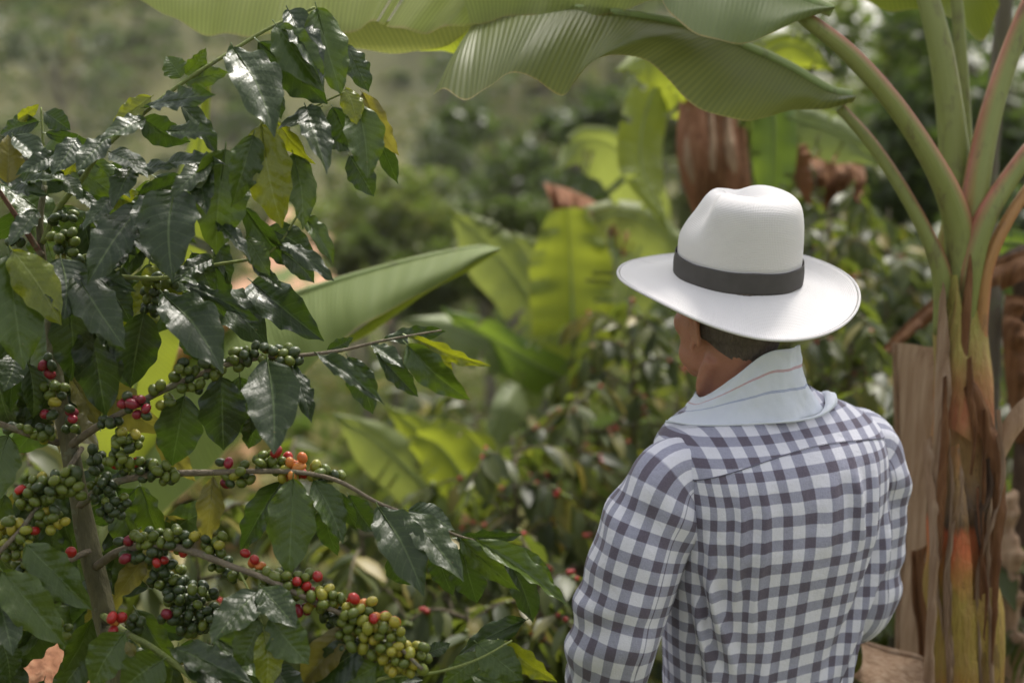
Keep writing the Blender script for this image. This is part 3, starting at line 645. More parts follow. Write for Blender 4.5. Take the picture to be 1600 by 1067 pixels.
e5 = plant('banana plant at the right edge draped in dark withered leaves', 1640, 560, 3.6, 0, [
    ([(1640, 500), (1700, 300), (1850, 150)], 60, 'ban_dark', {}),
    ([(1640, 500), (1620, 400), (1560, 380), (1480, 420, 3.7)], 24, 'ban_dark', dict(droop=.2)),
  ], .08, 'young_stem')
for k_, (a, c, m_) in enumerate([
    ([(1580, 430, 3.5), (1590, 600, 3.45), (1580, 780, 3.4), (1590, 1000, 3.4)], [(1640, 420, 3.5), (1650, 600, 3.4), (1640, 780, 3.4), (1630, 1000, 3.4)], 'dry_dark'),
    ([(1540, 780, 3.3), (1545, 860, 3.3), (1550, 960, 3.3), (1560, 1100, 3.3)], [(1585, 760, 3.3), (1592, 860, 3.25), (1596, 960, 3.25), (1600, 1100, 3.3)], 'dry_tan'),
    ([(1600, 380, 3.4), (1560, 400, 3.4), (1500, 440, 3.45), (1420, 500, 3.5)], [(1610, 420, 3.4), (1565, 425, 3.4), (1510, 455, 3.45), (1425, 520, 3.5)], 'dry_dark'),
    ([(1570, 460, 3.45), (1566, 520, 3.4), (1572, 600, 3.4), (1585, 690, 3.4)], [(1600, 470, 3.45), (1602, 520, 3.4), (1606, 600, 3.4), (1600, 690, 3.4)], 'dry_brown')]):
    ribbon('withered_leaf', a, c, m_, e5, sag=.03, ruff=.02, seed=80 + k_)

# dry hanging leaf between the man and the stem, and the curled one at his hip
def dry_leaf(label, l, r, m, seed, **kw):
    base = P(*l[-1]); g0 = gz(base.x, base.y)
    e = empty('dry_banana_leaf', (base.x, base.y, base.z)); tag(e, label, 'dry leaf', 'dead banana leaves')
    ribbon('blade', l, r, m, e, seed=seed, **kw)
    V, Fc, UV = tube(PP(l), [.006, .009, .007, .004], n=30, seg=7)
    ob('midrib', mk('midrib', rel(V, e), Fc, M[m], UV), e)
    return e
dry_leaf('tall tan dead banana leaf hanging between the man and the stem', [(1398, 535, 2.95), (1404, 700, 2.95), (1412, 850, 2.95), (1404, 960, 2.95), (1400, 1300, 2.95)], [(1462, 548, 2.9), (1470, 700, 2.87), (1466, 830, 2.87), (1474, 960, 2.87), (1480, 1300, 2.9)], 'dry_tan', 90, n=90, k=18, sag=.05, ruff=.022, rf=11)
dry_leaf('narrow brown dead leaf strip hanging beside the tall tan one', [(1428, 860, 2.85), (1432, 940, 2.85), (1440, 1010, 2.85), (1446, 1300, 2.85)], [(1447, 850, 2.8), (1452, 940, 2.8), (1456, 1010, 2.8), (1470, 1300, 2.8)], 'dry_brown', 91, sag=.01, ruff=.012)
dry_leaf('curled tan dead leaf lying low behind the man at the right elbow', [(1345, 1003, 2.75), (1390, 1018, 2.72), (1440, 1030, 2.68), (1470, 1060, 2.66)], [(1330, 1050, 2.6), (1380, 1082, 2.56), (1430, 1100, 2.54), (1470, 1110, 2.55)], 'dry_tan', 92, sag=.05, ruff=.012, k=10)
dry_leaf('small cinnamon dead leaf hanging above the right side of the brim', [(1232, 230, 4.4), (1240, 260, 4.4), (1248, 290, 4.4), (1262, 318, 4.4)], [(1256, 226, 4.4), (1266, 256, 4.35), (1268, 290, 4.35), (1270, 322, 4.4)], 'dry_orange', 94, sag=.02, ruff=.02)
dry_leaf('crumpled brown dead leaf bunch right of the hat crown under the petiole', [(1262, 250, 4.5), (1290, 240, 4.5), (1320, 248, 4.5), (1350, 262, 4.5)], [(1268, 296, 4.4), (1292, 312, 4.4), (1322, 300, 4.4), (1346, 308, 4.4)], 'dry_brown', 95, sag=.05, ruff=.05, n=60, k=12)
dry_leaf('long grey brown dead leaf slanting behind the rusty stem', [(1600, 395, 3.3), (1540, 420, 3.3), (1460, 470, 3.3), (1380, 545, 3.3)], [(1606, 440, 3.25), (1545, 450, 3.25), (1470, 490, 3.28), (1386, 556, 3.3)], 'dry_brown', 96, sag=.03, ruff=.02)
dry_leaf('rust brown dead leaf low behind the coffee trunk', [(40, 1000, 2.6), (80, 985, 2.6), (120, 1000, 2.6), (150, 1030, 2.6)], [(30, 1080, 2.5), (80, 1100, 2.5), (120, 1100, 2.5), (160, 1090, 2.5)], 'dry_orange', 93, sag=.04, ruff=.02)

# ------------------------------------------------------------------ coffee bushes in the background
def low_leaf(name, m):
    V = []; UV = []; Fc = []
    prof = [(0, .03), (.25, .17), (.55, .2), (.82, .11), (1, 0)]
    for t, wd in prof:
        z = -.25 * t * t
        for k in (-1, 0, 1): V.append((k * wd, t, z + (.25 * wd if k else 0))); UV.append((.5 + k * .5, t))
    for i in range(4):
        for k in range(2): Fc.append((i * 3 + k, i * 3 + k + 1, (i + 1) * 3 + k + 1, (i + 1) * 3 + k))
    return mk(name, V, Fc, m, UV), V, Fc
LOW, LV, LF = low_leaf('leaf', M['bush'])
LOWY = LOW.copy(); LOWY.materials.clear()
M['yleaf'] = simple_leaf_mat('yellowed_leaf', [(0, (0.30, 0.25, 0.03)), (1, (0.48, 0.38, 0.05))], 0.5, (0.6, 0.5, 0.05))
LOWY.materials.append(M['yleaf'])
def ico(sub=1):
    import bmesh
    bm = bmesh.new(); bmesh.ops.create_icosphere(bm, subdivisions=sub, radius=1); 
    V = [v.co.copy() for v in bm.verts]; Fc = [tuple(v.index for v in f.verts) for f in bm.faces]; bm.free(); return V, Fc
IV, IF = ico(1)
def bush(label, px, pytop, d, rad, hfrac=1.0, cherries=0, yellow=3, nb=23, ind=90):
    top = P(px, pytop, d); x, y = top.x, top.y; g0 = gz(x, y); H = top.z - g0
    e = empty('coffee_bush', (x, y, g0)); tag(e, label, 'coffee bush', 'coffee bushes of the plantation')
    rb = random.Random(int(px * 7 + pytop)); parts = [tube([(0, 0, -.05), (.03, .02, H * .5), (0, 0, H * .97)], [.02, .014, .003], seg=6)]
    place = []; cher = []
    nb_ = int(nb * max(1, H / .9))
    for i in range(nb_):
        z0 = H * (0.12 + .83 * (i + rb.random()) / nb_); a = i * 2.4 + rb.uniform(-.4, .4)
        L = rad * (1.05 - .55 * (z0 / H) ** 2) * rb.uniform(.75, 1.15)
        dx, dy = math.cos(a), math.sin(a); rise = rb.uniform(.0, .35) * L; drop = rb.uniform(.1, .35) * L
        pts = [Vector((0, 0, z0)), Vector((dx * L * .5, dy * L * .5, z0 + rise)), Vector((dx * L, dy * L, z0 + rise - drop))]
        parts.append(tube(pts, [.006, .004, .002], n=6, seg=4))
        c = catmull(pts, 10)
        for k in range(2, 11):
            for sgn in (-1, 1):
                if rb.random() < .12: continue
                t = (c[k] - c[k - 1]).normalized(); sd2 = t.cross(Vector((0, 0, 1))).normalized() * sgn
                dr = (t * rb.uniform(.3, .8) + sd2 * rb.uniform(.5, 1) + Vector((0, 0, -rb.uniform(.1, 1.0)))).normalized()
                nrm = (Vector((0, 0, 1)) + Vector((rb.uniform(-.6, .6), rb.uniform(-.6, .6), 0)))
                place.append((c[k], dr, nrm, rb.uniform(.065, .115)))
        if cherries:
            for k in range(3, 9):
                if rb.random() < .38:
                    for _ in range(rb.randint(2, 5)):
                        cher.append((c[k] + Vector((rb.uniform(-.012, .012), rb.uniform(-.012, .012), rb.uniform(-.014, .012))), rb.random()))
    Vt, Ft, Ut = merge(parts); ob('stem', mk('stem', Vt, Ft, M['twig'], Ut), e)
    place.sort(key=lambda q: q[0].y)
    bigV = []; bigF = []
    for j, (p, dr, nrm, L) in enumerate(place):
        xx = dr.cross(nrm).normalized(); zz = xx.cross(dr)
        mt = Matrix((xx, dr, zz)).transposed().to_4x4()
        if j < ind:
            o = bpy.data.objects.new('leaf', LOWY if j % 23 < yellow and j % 7 == 0 else LOW); link(o, e)
            o.matrix_local = Matrix.Translation(p) @ mt @ Matrix.Scale(L, 4)
        else:
            o0 = len(bigV)
            for v in LV: bigV.append(p + (mt @ Vector(v)) * L)
            bigF += [tuple(q + o0 for q in f) for f in LF]
    o = ob('foliage', mk('foliage', bigV, bigF, M['bush']), e); o['kind'] = 'stuff'
    if cher:
        for nm, lo, hi in (('ch_red', 0, cherries), ('ch_green', cherries, 1.01)):
            cv = []; cf = []
            for p, q in cher:
                if lo <= q < hi:
                    o0 = len(cv); cv += [p + v * .0068 for v in IV]; cf += [tuple(k + o0 for k in f) for f in IF]
            if cv:
                o = ob('coffee_cherries', mk('coffee_cherries', cv, cf, M[nm]), e); o['kind'] = 'stuff'
for a in [
 ('coffee bush just left of the hat brim at the man\'s face', 985, 440, 4.6, .36, 1, .5),
 ('coffee bush with red cherries left of the man\'s shoulder', 900, 590, 4.3, .40, 1, .6),
 ('coffee bush with ripe cherries right of the small bright banana plant', 800, 660, 4.0, .38, 1, .5),
 ('low coffee bush in front of the small bright banana plant', 690, 800, 3.7, .36, 1, 0),
 ('coffee bush behind the tip of the lower laden branch', 560, 770, 3.6, .36, 1, 0),
 ('coffee bush at the bottom centre beside the man\'s elbow', 840, 850, 3.3, .36, 1, .3),
 ('low coffee bush behind the drooping branch tip', 730, 930, 3.2, .34, 1, .2),
 ('coffee bush directly below the long pale banana leaf', 450, 700, 4.2, .40, 1, 0),
 ('coffee bush behind the trunk of the laden coffee tree', 300, 800, 3.3, .38, 1, .2),
 ('coffee bush at the left frame edge behind the coffee tree', 40, 640, 3.2, .38, 1, .2),
 ('coffee bush immediately right of the hat crown', 1300, 260, 5.2, .42, 1, .3),
 ('coffee bush below the right side of the hat brim', 1330, 430, 4.2, .36, 1, .3),
 ('coffee bush behind the man\'s right shoulder', 1400, 560, 3.7, .34, 1, .1),
 ('coffee bush between the hat and the lower petiole', 1390, 300, 6.0, .45, 1, .1),
 ('coffee bush right of the rusty stem at mid height', 1580, 480, 4.2, .42, 1, 0),
 ('coffee bush low at the bottom right corner', 1570, 800, 3.4, .36, 1, 0),
 ('coffee bush behind the man\'s back at hip height', 1400, 820, 3.3, .32, 1, 0),
 ('distant coffee bush left of the central banana plant', 640, 560, 6.5, .5, 1, 0),
 ('distant coffee bush between the long leaf and the central banana plant', 740, 610, 5.8, .45, 1, 0),
 ('distant coffee bush behind the man\'s face', 1060, 480, 6.4, .5, 1, .1),
 ('distant coffee bush above the hat to the right', 1280, 170, 7.5, .5, 1, 0),
]: bush(*a)
# ground cover under everything
cs = []
for i in range(520):
    y = rnd.uniform(1.6, 16); x = rnd.uniform(-.55, .55) * y * 1.3
    if abs(x - .43) < .35 and abs(y - 2.3) < .4: continue
    r = rnd.uniform(.12, .3); cs.append(((x, y, gz(x, y) + r * .3), r * 1.3, r * 1.3, r * .7))
Vv, Fq = leafcloud(cs, 60, .05, rng)
o = ob('ground_cover', mk('ground_cover', Vv, Fq, M['bush'], None, False)); tag(o, 'low weeds and fallen leaves covering the ground', 'ground cover', kind='stuff')

# ------------------------------------------------------------------ the laden coffee tree, front left
DC = 2.0
bt = P(200, 1067, DC + .05)
ct = empty('coffee_tree', (bt.x + .02, bt.y, gz(bt.x, bt.y)))
tag(ct, 'coffee tree laden with green and red cherries in the left foreground', 'coffee tree')
CT0 = ct.location.copy()
def add_ct(name, geo, m, parent=ct, label=None):
    return add(name, geo, m, parent, label)
def cpts(l): return [P(q[0], q[1], DC + (q[2] if len(q) > 2 else 0)) for q in l]
trunk = add_ct('trunk', tube([CT0 - Vector((0, 0, .1))] + cpts([(186, 1090, .06), (172, 1000, .05), (150, 900, .05), (128, 800, .05), (108, 700, .04), (92, 620, .04), (80, 520, .04), (70, 430, .04), (62, 350, .03), (70, 290, .03)]),
       [.022, .0175, .0165, .0155, .0145, .0125, .011, .008, .006, .005, .004], n=90, seg=14, wob=.22), M['bark'])
BR = {}
def branch(key, pts, r0, r1, m='twig'):
    p = cpts(pts); k = len(p)
    BR[key] = add_ct('branch', tube(p, [r0 + (r1 - r0) * i / (k - 1) for i in range(k)], n=k * 8, seg=8, wob=.12), M[m])
    return BR[key]
branch('top', [(66, 380, .03), (92, 325, .02), (125, 285, 0), (160, 235, -.02), (215, 185, -.03), (285, 130, -.04), (350, 88, -.04), (420, 45, -.04), (492, 12, -.03)], .0045, .002, 'twig_green')
branch('mid_up', [(68, 430, .03), (150, 395, 0), (205, 385, -.02), (260, 340, -.03), (330, 275, -.03), (385, 222, -.03), (418, 182, -.03)], .004, .0016, 'twig_green')
branch('right_up', [(330, 275, -.01), (400, 215, .0), (450, 190, 0), (500, 163, -.01), (538, 145, -.02)], .002, .0012, 'twig_green')
branch('leader', [(70, 300, .03), (68, 240, .03), (64, 168, .03)], .003, .0015, 'twig_green')
branch('left_up', [(66, 400, .03), (30, 345, .0), (-10, 285, -.03)], .005, .003, 'twig_red')
branch('inner', [(70, 440, .03), (150, 430, -.03), (250, 435, -.04), (330, 415, -.03), (420, 395, -.02), (470, 330, -.01)], .004, .0015, 'twig_green')
branch('mid_right', [(104, 700, .04), (150, 668, .0), (200, 640, -.03), (250, 612, -.04), (330, 578, -.05), (400, 560, -.05), (460, 556, -.05), (530, 548, -.05), (600, 532, -.05), (690, 516, -.05)], .006, .0014, 'twig')
branch('left_mid', [(92, 692, .04), (50, 680, 0), (0, 662, -.03), (-40, 650, -.05)], .005, .004, 'twig')
branch('right_low', [(124, 790, .04), (160, 762, .01), (200, 748, -.01), (260, 740, -.02), (330, 738, -.03), (400, 736, -.04), (470, 738, -.05), (530, 752, -.05), (590, 785, -.06), (660, 812, -.06), (720, 838, -.06), (800, 856, -.06)], .006, .0014, 'twig')
branch('front', [(150, 885, .04), (185, 862, 0), (230, 852, -.03), (290, 858, -.05), (350, 880, -.07), (420, 906, -.09), (490, 940, -.10), (550, 966, -.11), (610, 1000, -.12), (660, 1045, -.13)], .0065, .0025, 'twig')
branch('left_low', [(128, 700, .04), (100, 742, -.01), (60, 790, -.04), (30, 830, -.06), (-20, 880, -.08)], .004, .003, 'twig')
branch('left_lower', [(140, 860, .04), (90, 880, 0), (30, 872, -.03), (-20, 870, -.05)], .005, .003, 'twig')
branch('down_front', [(160, 960, .04), (200, 990, -.05), (240, 1012, -.08), (300, 1060, -.1), (360, 1130, -.12)], .005, .003, 'twig_green')
branch('low_shoot', [(375, 893, -.08), (392, 930, -.10), (408, 970, -.11), (425, 1010, -.12)], .0018, .001, 'twig_green')
branch('bottom_right', [(480, 1120, -.1), (590, 1062, -.1), (680, 1050, -.1), (745, 1030, -.1), (800, 1000, -.08)], .003, .0012, 'twig_green')
KEYS = {k: None for k in BR}

def coffee_leaf_mesh(seed):
    ra = random.Random(seed); n, mm = 26, 10; V = []; UV = []; Fc = []
    bend = ra.uniform(.10, .30); fold = ra.uniform(.10, .38); amp = ra.uniform(.007, .013); twist = ra.uniform(-.5, .5)
    sb = ra.uniform(-.07, .07); ph = [ra.uniform(0, 6.28) for _ in range(4)]
    for i in range(n + 1):
        t = i / n
        wd = .5 * (math.sin(math.pi * min(1, t ** .88)) ** .78) * (1 - .18 * t) if 0 < t < 1 else 0
        if t > .84: wd = min(wd, .5 * .62 * ((1 - t) / .16) ** 1.25 * .82 + .004)
        wd = max(wd, .012)
        for j in range(mm + 1):
            u = j / mm * 2 - 1; a = abs(u)
            mg = .085 * math.sin(t * 21 + ph[0 if u < 0 else 1] + 1.6 * math.sin(t * 7 + ph[2])) * a ** 3 * min(1, (1 - t) * 8)
            x = u * wd * (1 + .06 * math.sin(t * 25 + ph[3]) * a)
            z = -bend * t * t + fold * abs(x) * .8 - .25 * x * x
            ruff = amp * math.cos(2 * math.pi * 9 * (t - a * .17)) * math.sin(math.pi * min(1, a * .95)) * min(1, 6 * t, 6 * (1 - t)) * 1.1
            z += ruff * -1 + mg * .42 + .03 * noise.noise(Vector((x * 3, t * 3, seed)))
            tw = twist * (t - .3); x2 = x * math.cos(tw) - z * math.sin(tw) * .3; z2 = z + x * math.sin(tw)
            V.append((x2 + sb * math.sin(math.pi * t), t, z2)); UV.append(((u + 1) / 2, t))
    s1 = mm + 1
    for i in range(n):
        for j in range(mm): Fc.append((i * s1 + j, i * s1 + j + 1, (i + 1) * s1 + j + 1, (i + 1) * s1 + j))
    # petiole and raised midrib below
    tv, tf, tu = tube([(0, -.07, .01), (0, 0, 0), (sb * .7, .35, -bend * .12 - .004), (sb * .8, .7, -bend * .5 - .006)], [.014, .013, .008, .004], n=8, seg=5)
    o0 = len(V); V += tv; UV += [(.5, 0.1)] * len(tv); Fc += [tuple(q + o0 for q in f) for f in tf]
    return mk('leaf', V, Fc, M['leaf_dark'], UV)
LEAVES = [coffee_leaf_mesh(s) for s in range(12)]
# (base x, base y, tip x, tip y, width, tone, depth of base, roll, branch)
# tone: g grey sheen (turned to the sky), d dark, m mid green, y young, o olive
LL = """
451 17 508 105 46 g -.05 .2 top
495 13 536 132 50 m -.05 -.3 top
540 70 580 138 28 d -.02 .6 top
431 39 503 133 52 m -.08 .2 top
405 66 503 164 48 d -.05 .4 top
365 76 427 173 62 g -.08 -.1 top
428 133 442 184 18 d -.02 .5 top
283 122 262 88 32 m -.03 .3 top
290 117 324 82 24 m -.03 -.4 top
288 130 350 112 26 m -.02 .3 top
228 168 318 134 28 g -.05 .1 top
236 152 174 192 24 y -.04 .5 top
226 186 160 204 34 g -.06 .1 top
222 186 290 224 40 d .01 .2 top
275 156 350 228 22 d -.03 .8 top
540 138 558 190 28 y -.06 .3 right_up
566 145 614 240 32 o -.03 .3 right_up
558 163 575 270 50 m -.05 -.1 right_up
520 168 546 232 36 d -.03 .3 right_up
478 168 515 249 42 g -.05 .2 right_up
500 168 437 192 26 g -.04 0 right_up
505 208 552 232 26 d -.01 .3 right_up
546 243 585 304 36 d -.01 .2 right_up
586 205 616 287 28 d -.01 .4 right_up
408 195 437 342 60 y -.08 0 mid_up
396 212 372 316 42 m -.09 .3 mid_up
352 233 345 380 72 m -.07 -.2 mid_up
430 190 476 258 22 y -.04 .7 mid_up
458 240 478 347 40 m -.04 .3 mid_up
470 333 524 400 22 m -.03 .5 mid_up
380 323 442 418 30 d -.03 .5 inner
302 248 318 322 36 g -.06 .2 mid_up
440 378 518 424 24 g -.05 .1 inner
418 355 492 400 36 d -.02 .2 inner
440 393 492 437 30 d -.02 .3 inner
272 296 262 410 74 g -.10 .1 mid_up
222 322 140 417 52 g -.08 0 mid_up
200 368 264 404 30 g -.06 .2 mid_up
215 306 292 280 28 d -.03 .2 mid_up
172 238 225 262 34 g -.06 0 top
205 260 172 308 34 g -.06 .2 top
120 216 82 264 36 g -.06 0 leader
22 212 72 260 32 g -.04 .1 leader
60 190 -6 206 28 d -.02 .3 leader
28 188 58 168 16 y -.02 .2 leader
70 176 108 200 28 d -.02 .2 leader
72 208 144 226 18 d -.01 .3 leader
142 226 98 270 18 y -.03 .5 top
12 286 15 212 38 o -.05 .1 left_up
35 284 92 270 26 g -.03 0 left_up
88 272 127 302 24 g -.04 0 leader
15 298 62 290 20 g -.03 0 left_up
120 300 156 326 20 g -.04 0 top
200 270 262 250 22 g -.03 0 mid_up
250 262 332 232 26 g -.04 .1 mid_up
20 392 88 497 52 y -.12 0 left_up
14 398 38 565 74 m -.11 -.1 left_up
2 400 -14 470 40 m -.10 .2 left_up
95 404 100 482 62 g -.09 0 inner
120 430 187 520 52 g -.10 .1 inner
135 425 198 433 22 g -.05 0 inner
105 468 112 594 56 d -.05 0 inner
140 498 166 648 60 d -.03 .1 inner
225 488 208 607 56 d -.02 .1 inner
160 438 206 502 34 d -.01 .3 inner
150 493 180 552 26 d -.03 .4 inner
256 461 341 550 64 g -.08 0 inner
290 513 315 567 32 d -.05 .3 inner
285 442 392 487 18 g -.04 .3 inner
335 412 345 494 36 d -.01 .2 inner
335 368 364 442 24 d -.02 .5 mid_up
395 415 438 447 16 g -.03 .3 inner
332 404 274 427 26 g -.04 .1 inner
418 564 424 690 66 g -.08 .15 mid_right
345 588 350 702 60 d -.05 .1 mid_right
375 588 386 684 48 d -.03 .2 mid_right
288 618 270 732 58 d -.05 .1 mid_right
395 648 392 702 30 d -.02 .3 mid_right
460 572 490 646 22 g -.05 .3 mid_right
25 553 8 604 34 g -.06 .2 left_up
45 568 56 652 32 d -.02 .3 left_up
8 500 22 642 46 d -.03 .2 left_up
544 558 584 644 36 d -.04 .2 mid_right
497 554 586 602 24 g -.06 .1 mid_right
581 538 630 568 22 g -.05 .1 mid_right
588 552 657 614 26 d -.04 .3 mid_right
636 538 722 624 42 m -.06 .2 mid_right
600 530 694 514 20 d -.03 .3 mid_right
638 525 750 579 22 y -.05 .4 mid_right
660 540 705 574 22 y -.02 .2 mid_right
511 548 552 531 18 d -.02 .3 mid_right
462 578 488 647 20 d -.02 .5 mid_right
458 748 452 895 60 m -.06 .05 right_low
440 752 366 862 40 d -.03 .2 right_low
490 750 538 842 36 m -.05 .3 right_low
508 788 520 872 32 d -.03 .3 right_low
530 768 550 832 22 d -.05 .5 right_low
545 773 582 832 34 d -.02 .2 right_low
592 793 656 907 56 g -.07 .1 right_low
634 800 723 887 46 g -.07 .1 right_low
638 796 712 822 32 d -.04 .4 right_low
680 858 705 932 34 d -.02 .2 right_low
612 863 646 917 38 d -.01 .2 right_low
722 853 743 947 48 d -.04 .1 right_low
713 840 814 843 22 d -.05 .5 right_low
720 842 804 924 32 m -.06 .3 right_low
745 844 890 935 28 m -.08 .5 right_low
790 868 842 972 36 d -.05 .3 right_low
798 856 867 912 28 m -.04 .2 right_low
543 978 460 1074 40 o -.10 .2 front
570 1008 472 1075 52 d -.11 .1 front
590 1038 520 1080 40 m -.10 .2 front
822 968 710 1017 30 d -.04 .3 bottom_right
750 1020 692 1064 30 m -.06 .2 bottom_right
745 1004 816 1058 44 m -.07 .2 bottom_right
783 1002 860 1070 30 y -.06 .4 bottom_right
665 1020 702 1004 18 d -.03 .2 bottom_right
735 1054 812 1073 26 m -.07 .2 bottom_right
560 1062 640 1048 34 m -.08 .1 bottom_right
42 850 132 947 50 m -.08 .2 left_low
5 893 94 1002 54 m -.10 .1 left_low
-5 923 20 1014 46 g -.10 .1 left_low
2 1000 18 1064 34 d -.06 .2 left_low
333 745 315 850 32 o -.04 .3 right_low
228 868 180 937 30 o -.03 .1 front
402 925 333 990 50 g -.12 0 low_shoot
405 968 370 1040 46 m -.14 .1 low_shoot
422 965 480 1032 50 m -.14 0 low_shoot
412 985 422 1074 36 y -.15 .4 low_shoot
408 918 458 968 42 g -.12 .1 low_shoot
270 1014 378 1042 40 g -.11 0 down_front
195 988 138 1072 50 m -.10 .2 down_front
255 1030 190 1080 58 m -.11 .1 down_front
290 1034 402 1080 46 g -.12 0 down_front
312 1050 366 1090 36 y -.13 .2 down_front
430 1040 470 1090 40 g -.10 .1 down_front
210 1024 196 1004 14 o -.12 .3 down_front
170 215 120 258 34 g -.08 .1 top
262 205 322 196 24 g -.07 .2 top
330 250 268 292 30 g -.08 .1 mid_up
250 300 208 352 34 g -.09 .1 mid_up
176 310 128 350 30 g -.08 .2 mid_up
150 348 208 376 28 g -.07 .1 inner
340 345 392 392 26 g -.07 .2 inner
90 240 30 262 26 g -.06 .2 leader
60 330 14 372 28 g -.07 .1 left_up
300 395 330 455 30 d -.04 .1 inner
385 370 420 425 28 m -.05 .2 inner
240 345 300 372 24 m -.06 .3 mid_up
200 395 150 420 24 g -.06 .1 inner
"""
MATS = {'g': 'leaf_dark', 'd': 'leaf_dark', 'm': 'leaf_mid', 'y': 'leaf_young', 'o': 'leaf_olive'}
def put_leaf(bx, by, tx, ty, wd, tone, dd, roll, br, ra):
    Lp = math.hypot(tx - bx, ty - by)
    k = {'g': -.75, 'd': .10, 'm': -.22, 'y': -.25, 'o': -.05}[tone] * (1 + ra.uniform(-.25, .25))
    db = DC + dd; dt = db + k * Lp * DC / F
    a, c = P(bx, by, db), P(tx, ty, dt)
    yv = (c - a); L = yv.length; yv.normalize()
    vw = (CAM - a).normalized()
    if tone == 'g': vw = (vw + Vector((0, 0, 1.0))).normalized()
    zv = (vw - yv * vw.dot(yv)).normalized(); zv = Matrix.Rotation(roll * ra.choice((-1, 1)), 3, yv) @ zv
    xv = yv.cross(zv)
    W = wd * DC / F / max(.6, math.cos(roll)) * 1.32
    o = bpy.data.objects.new('leaf', LEAVES[ra.randrange(len(LEAVES))])
    link(o, BR[br] if br else ct)
    mt = Matrix((xv * W * 1.0, yv * L * 1.03, zv * L)).transposed().to_4x4()
    o.matrix_local = Matrix.Translation(a - CT0) @ mt
    o.material_slots[0].link = 'OBJECT'; o.material_slots[0].material = M[MATS[tone]]
    return o
ra = random.Random(3)
for ln in LL.strip().splitlines():
    q = ln.split()
    put_leaf(*map(float, q[:5]), q[5], float(q[6]), float(q[7]), q[8], ra)
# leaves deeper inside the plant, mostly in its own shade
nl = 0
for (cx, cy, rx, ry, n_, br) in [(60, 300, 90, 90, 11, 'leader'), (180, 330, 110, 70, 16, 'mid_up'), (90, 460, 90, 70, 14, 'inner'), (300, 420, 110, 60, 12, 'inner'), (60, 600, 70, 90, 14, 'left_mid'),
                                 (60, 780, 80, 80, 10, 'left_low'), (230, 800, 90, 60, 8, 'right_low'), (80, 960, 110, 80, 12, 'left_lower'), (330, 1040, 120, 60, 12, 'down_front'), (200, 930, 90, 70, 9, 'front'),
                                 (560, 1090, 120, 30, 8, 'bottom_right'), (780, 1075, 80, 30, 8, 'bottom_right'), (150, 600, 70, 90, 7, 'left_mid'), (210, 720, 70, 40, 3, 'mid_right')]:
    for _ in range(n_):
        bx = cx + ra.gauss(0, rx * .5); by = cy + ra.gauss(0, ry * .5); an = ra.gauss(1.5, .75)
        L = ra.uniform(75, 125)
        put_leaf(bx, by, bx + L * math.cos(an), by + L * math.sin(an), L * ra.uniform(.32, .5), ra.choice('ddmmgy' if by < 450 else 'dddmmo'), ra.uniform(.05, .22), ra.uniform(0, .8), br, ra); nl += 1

# cherries: clusters round the nodes
CL = """
245 606 10 8 2 g mid_right
205 628 18 12 8 w mid_right
222 645 9 8 3 w mid_right
168 660 22 8 6 d mid_right
290 580 20 14 8 g mid_right
264 632 12 9 4 g mid_right
300 602 14 10 5 g mid_right
335 575 20 13 9 g mid_right
378 556 22 15 11 g mid_right
422 552 28 17 15 g mid_right
448 566 13 13 6 g mid_right
252 440 26 10 9 g inner
236 478 18 12 7 d inner
240 458 22 10 6 d inner
105 382 18 18 14 g inner
40 345 14 9 4 d left_up
95 340 20 9 6 d leader
20 375 12 8 3 d left_up
130 272 5 5 1 d leader
75 575 12 14 5 w left_mid
80 605 14 12 7 g left_mid
88 625 8 6 2 y left_mid
76 646 8 8 2 w left_mid
111 648 7 10 4 w left_mid
68 680 16 12 6 g left_mid
28 670 14 8 5 g left_mid
112 668 10 8 4 d left_mid
194 686 24 16 14 g right_low
192 720 26 12 12 rg right_low
218 735 28 16 14 d right_low
162 760 20 18 10 d right_low
176 790 24 22 16 d right_low
150 720 12 20 7 d right_low
245 733 18 11 6 g right_low
266 744 13 9 5 g right_low
84 760 34 22 20 g left_low
112 752 16 18 8 g left_low
48 775 22 18 12 rg left_low
352 722 6 6 2 w right_low
374 740 18 13 9 g right_low
358 750 8 6 2 w right_low
420 720 20 13 13 rg right_low
452 732 24 17 16 o right_low
500 738 16 11 8 g right_low
524 744 9 5 3 g right_low
20 842 32 32 30 y left_low
48 832 4 4 1 r left_low
80 812 24 16 12 g left_low
113 862 4 4 1 r left_low
72 884 22 22 12 d left_lower
82 918 16 18 8 d left_lower
36 885 16 14 8 g left_lower
92 985 18 14 6 g left_lower
22 930 10 10 3 r left_lower
197 846 6 6 2 w front
204 872 12 10 4 w front
232 840 24 14 12 g front
270 842 22 14 11 g front
240 872 24 14 10 rd front
254 892 36 14 12 d front
284 864 5 5 1 o front
290 838 14 8 4 g front
334 854 16 18 10 g front
346 884 13 12 7 d front
381 868 5 5 1 r front
396 878 12 9 3 ro front
370 898 16 7 4 d front
300 932 44 22 28 d front
262 906 28 12 10 d front
264 966 12 12 4 w front
292 958 28 15 16 d front
332 962 18 14 10 d front
300 982 26 9 8 d front
188 966 12 8 3 ro down_front
214 972 10 8 4 d down_front
176 984 5 5 1 r down_front
430 902 22 12 13 g front
466 914 24 17 18 gr front
486 936 9 7 2 r front
468 950 13 6 3 w front
508 934 24 15 17 y front
516 962 12 10 6 d front
556 962 24 18 19 y front
548 944 18 8 4 o front
578 985 24 20 20 y front
592 968 14 8 4 ro front
604 1002 24 22 22 y front
560 1002 20 13 10 g front
628 1030 22 20 18 y front
650 1020 10 12 5 y front
540 990 8 8 3 w front
400 965 5 5 1 d low_shoot
"""
CV, CF = ico(2)
CV = [Vector((v.x * .93, v.y * .93, v.z * 1.12)) for v in CV]
for v in CV:
    if v.z > 1.0: v.z -= .10
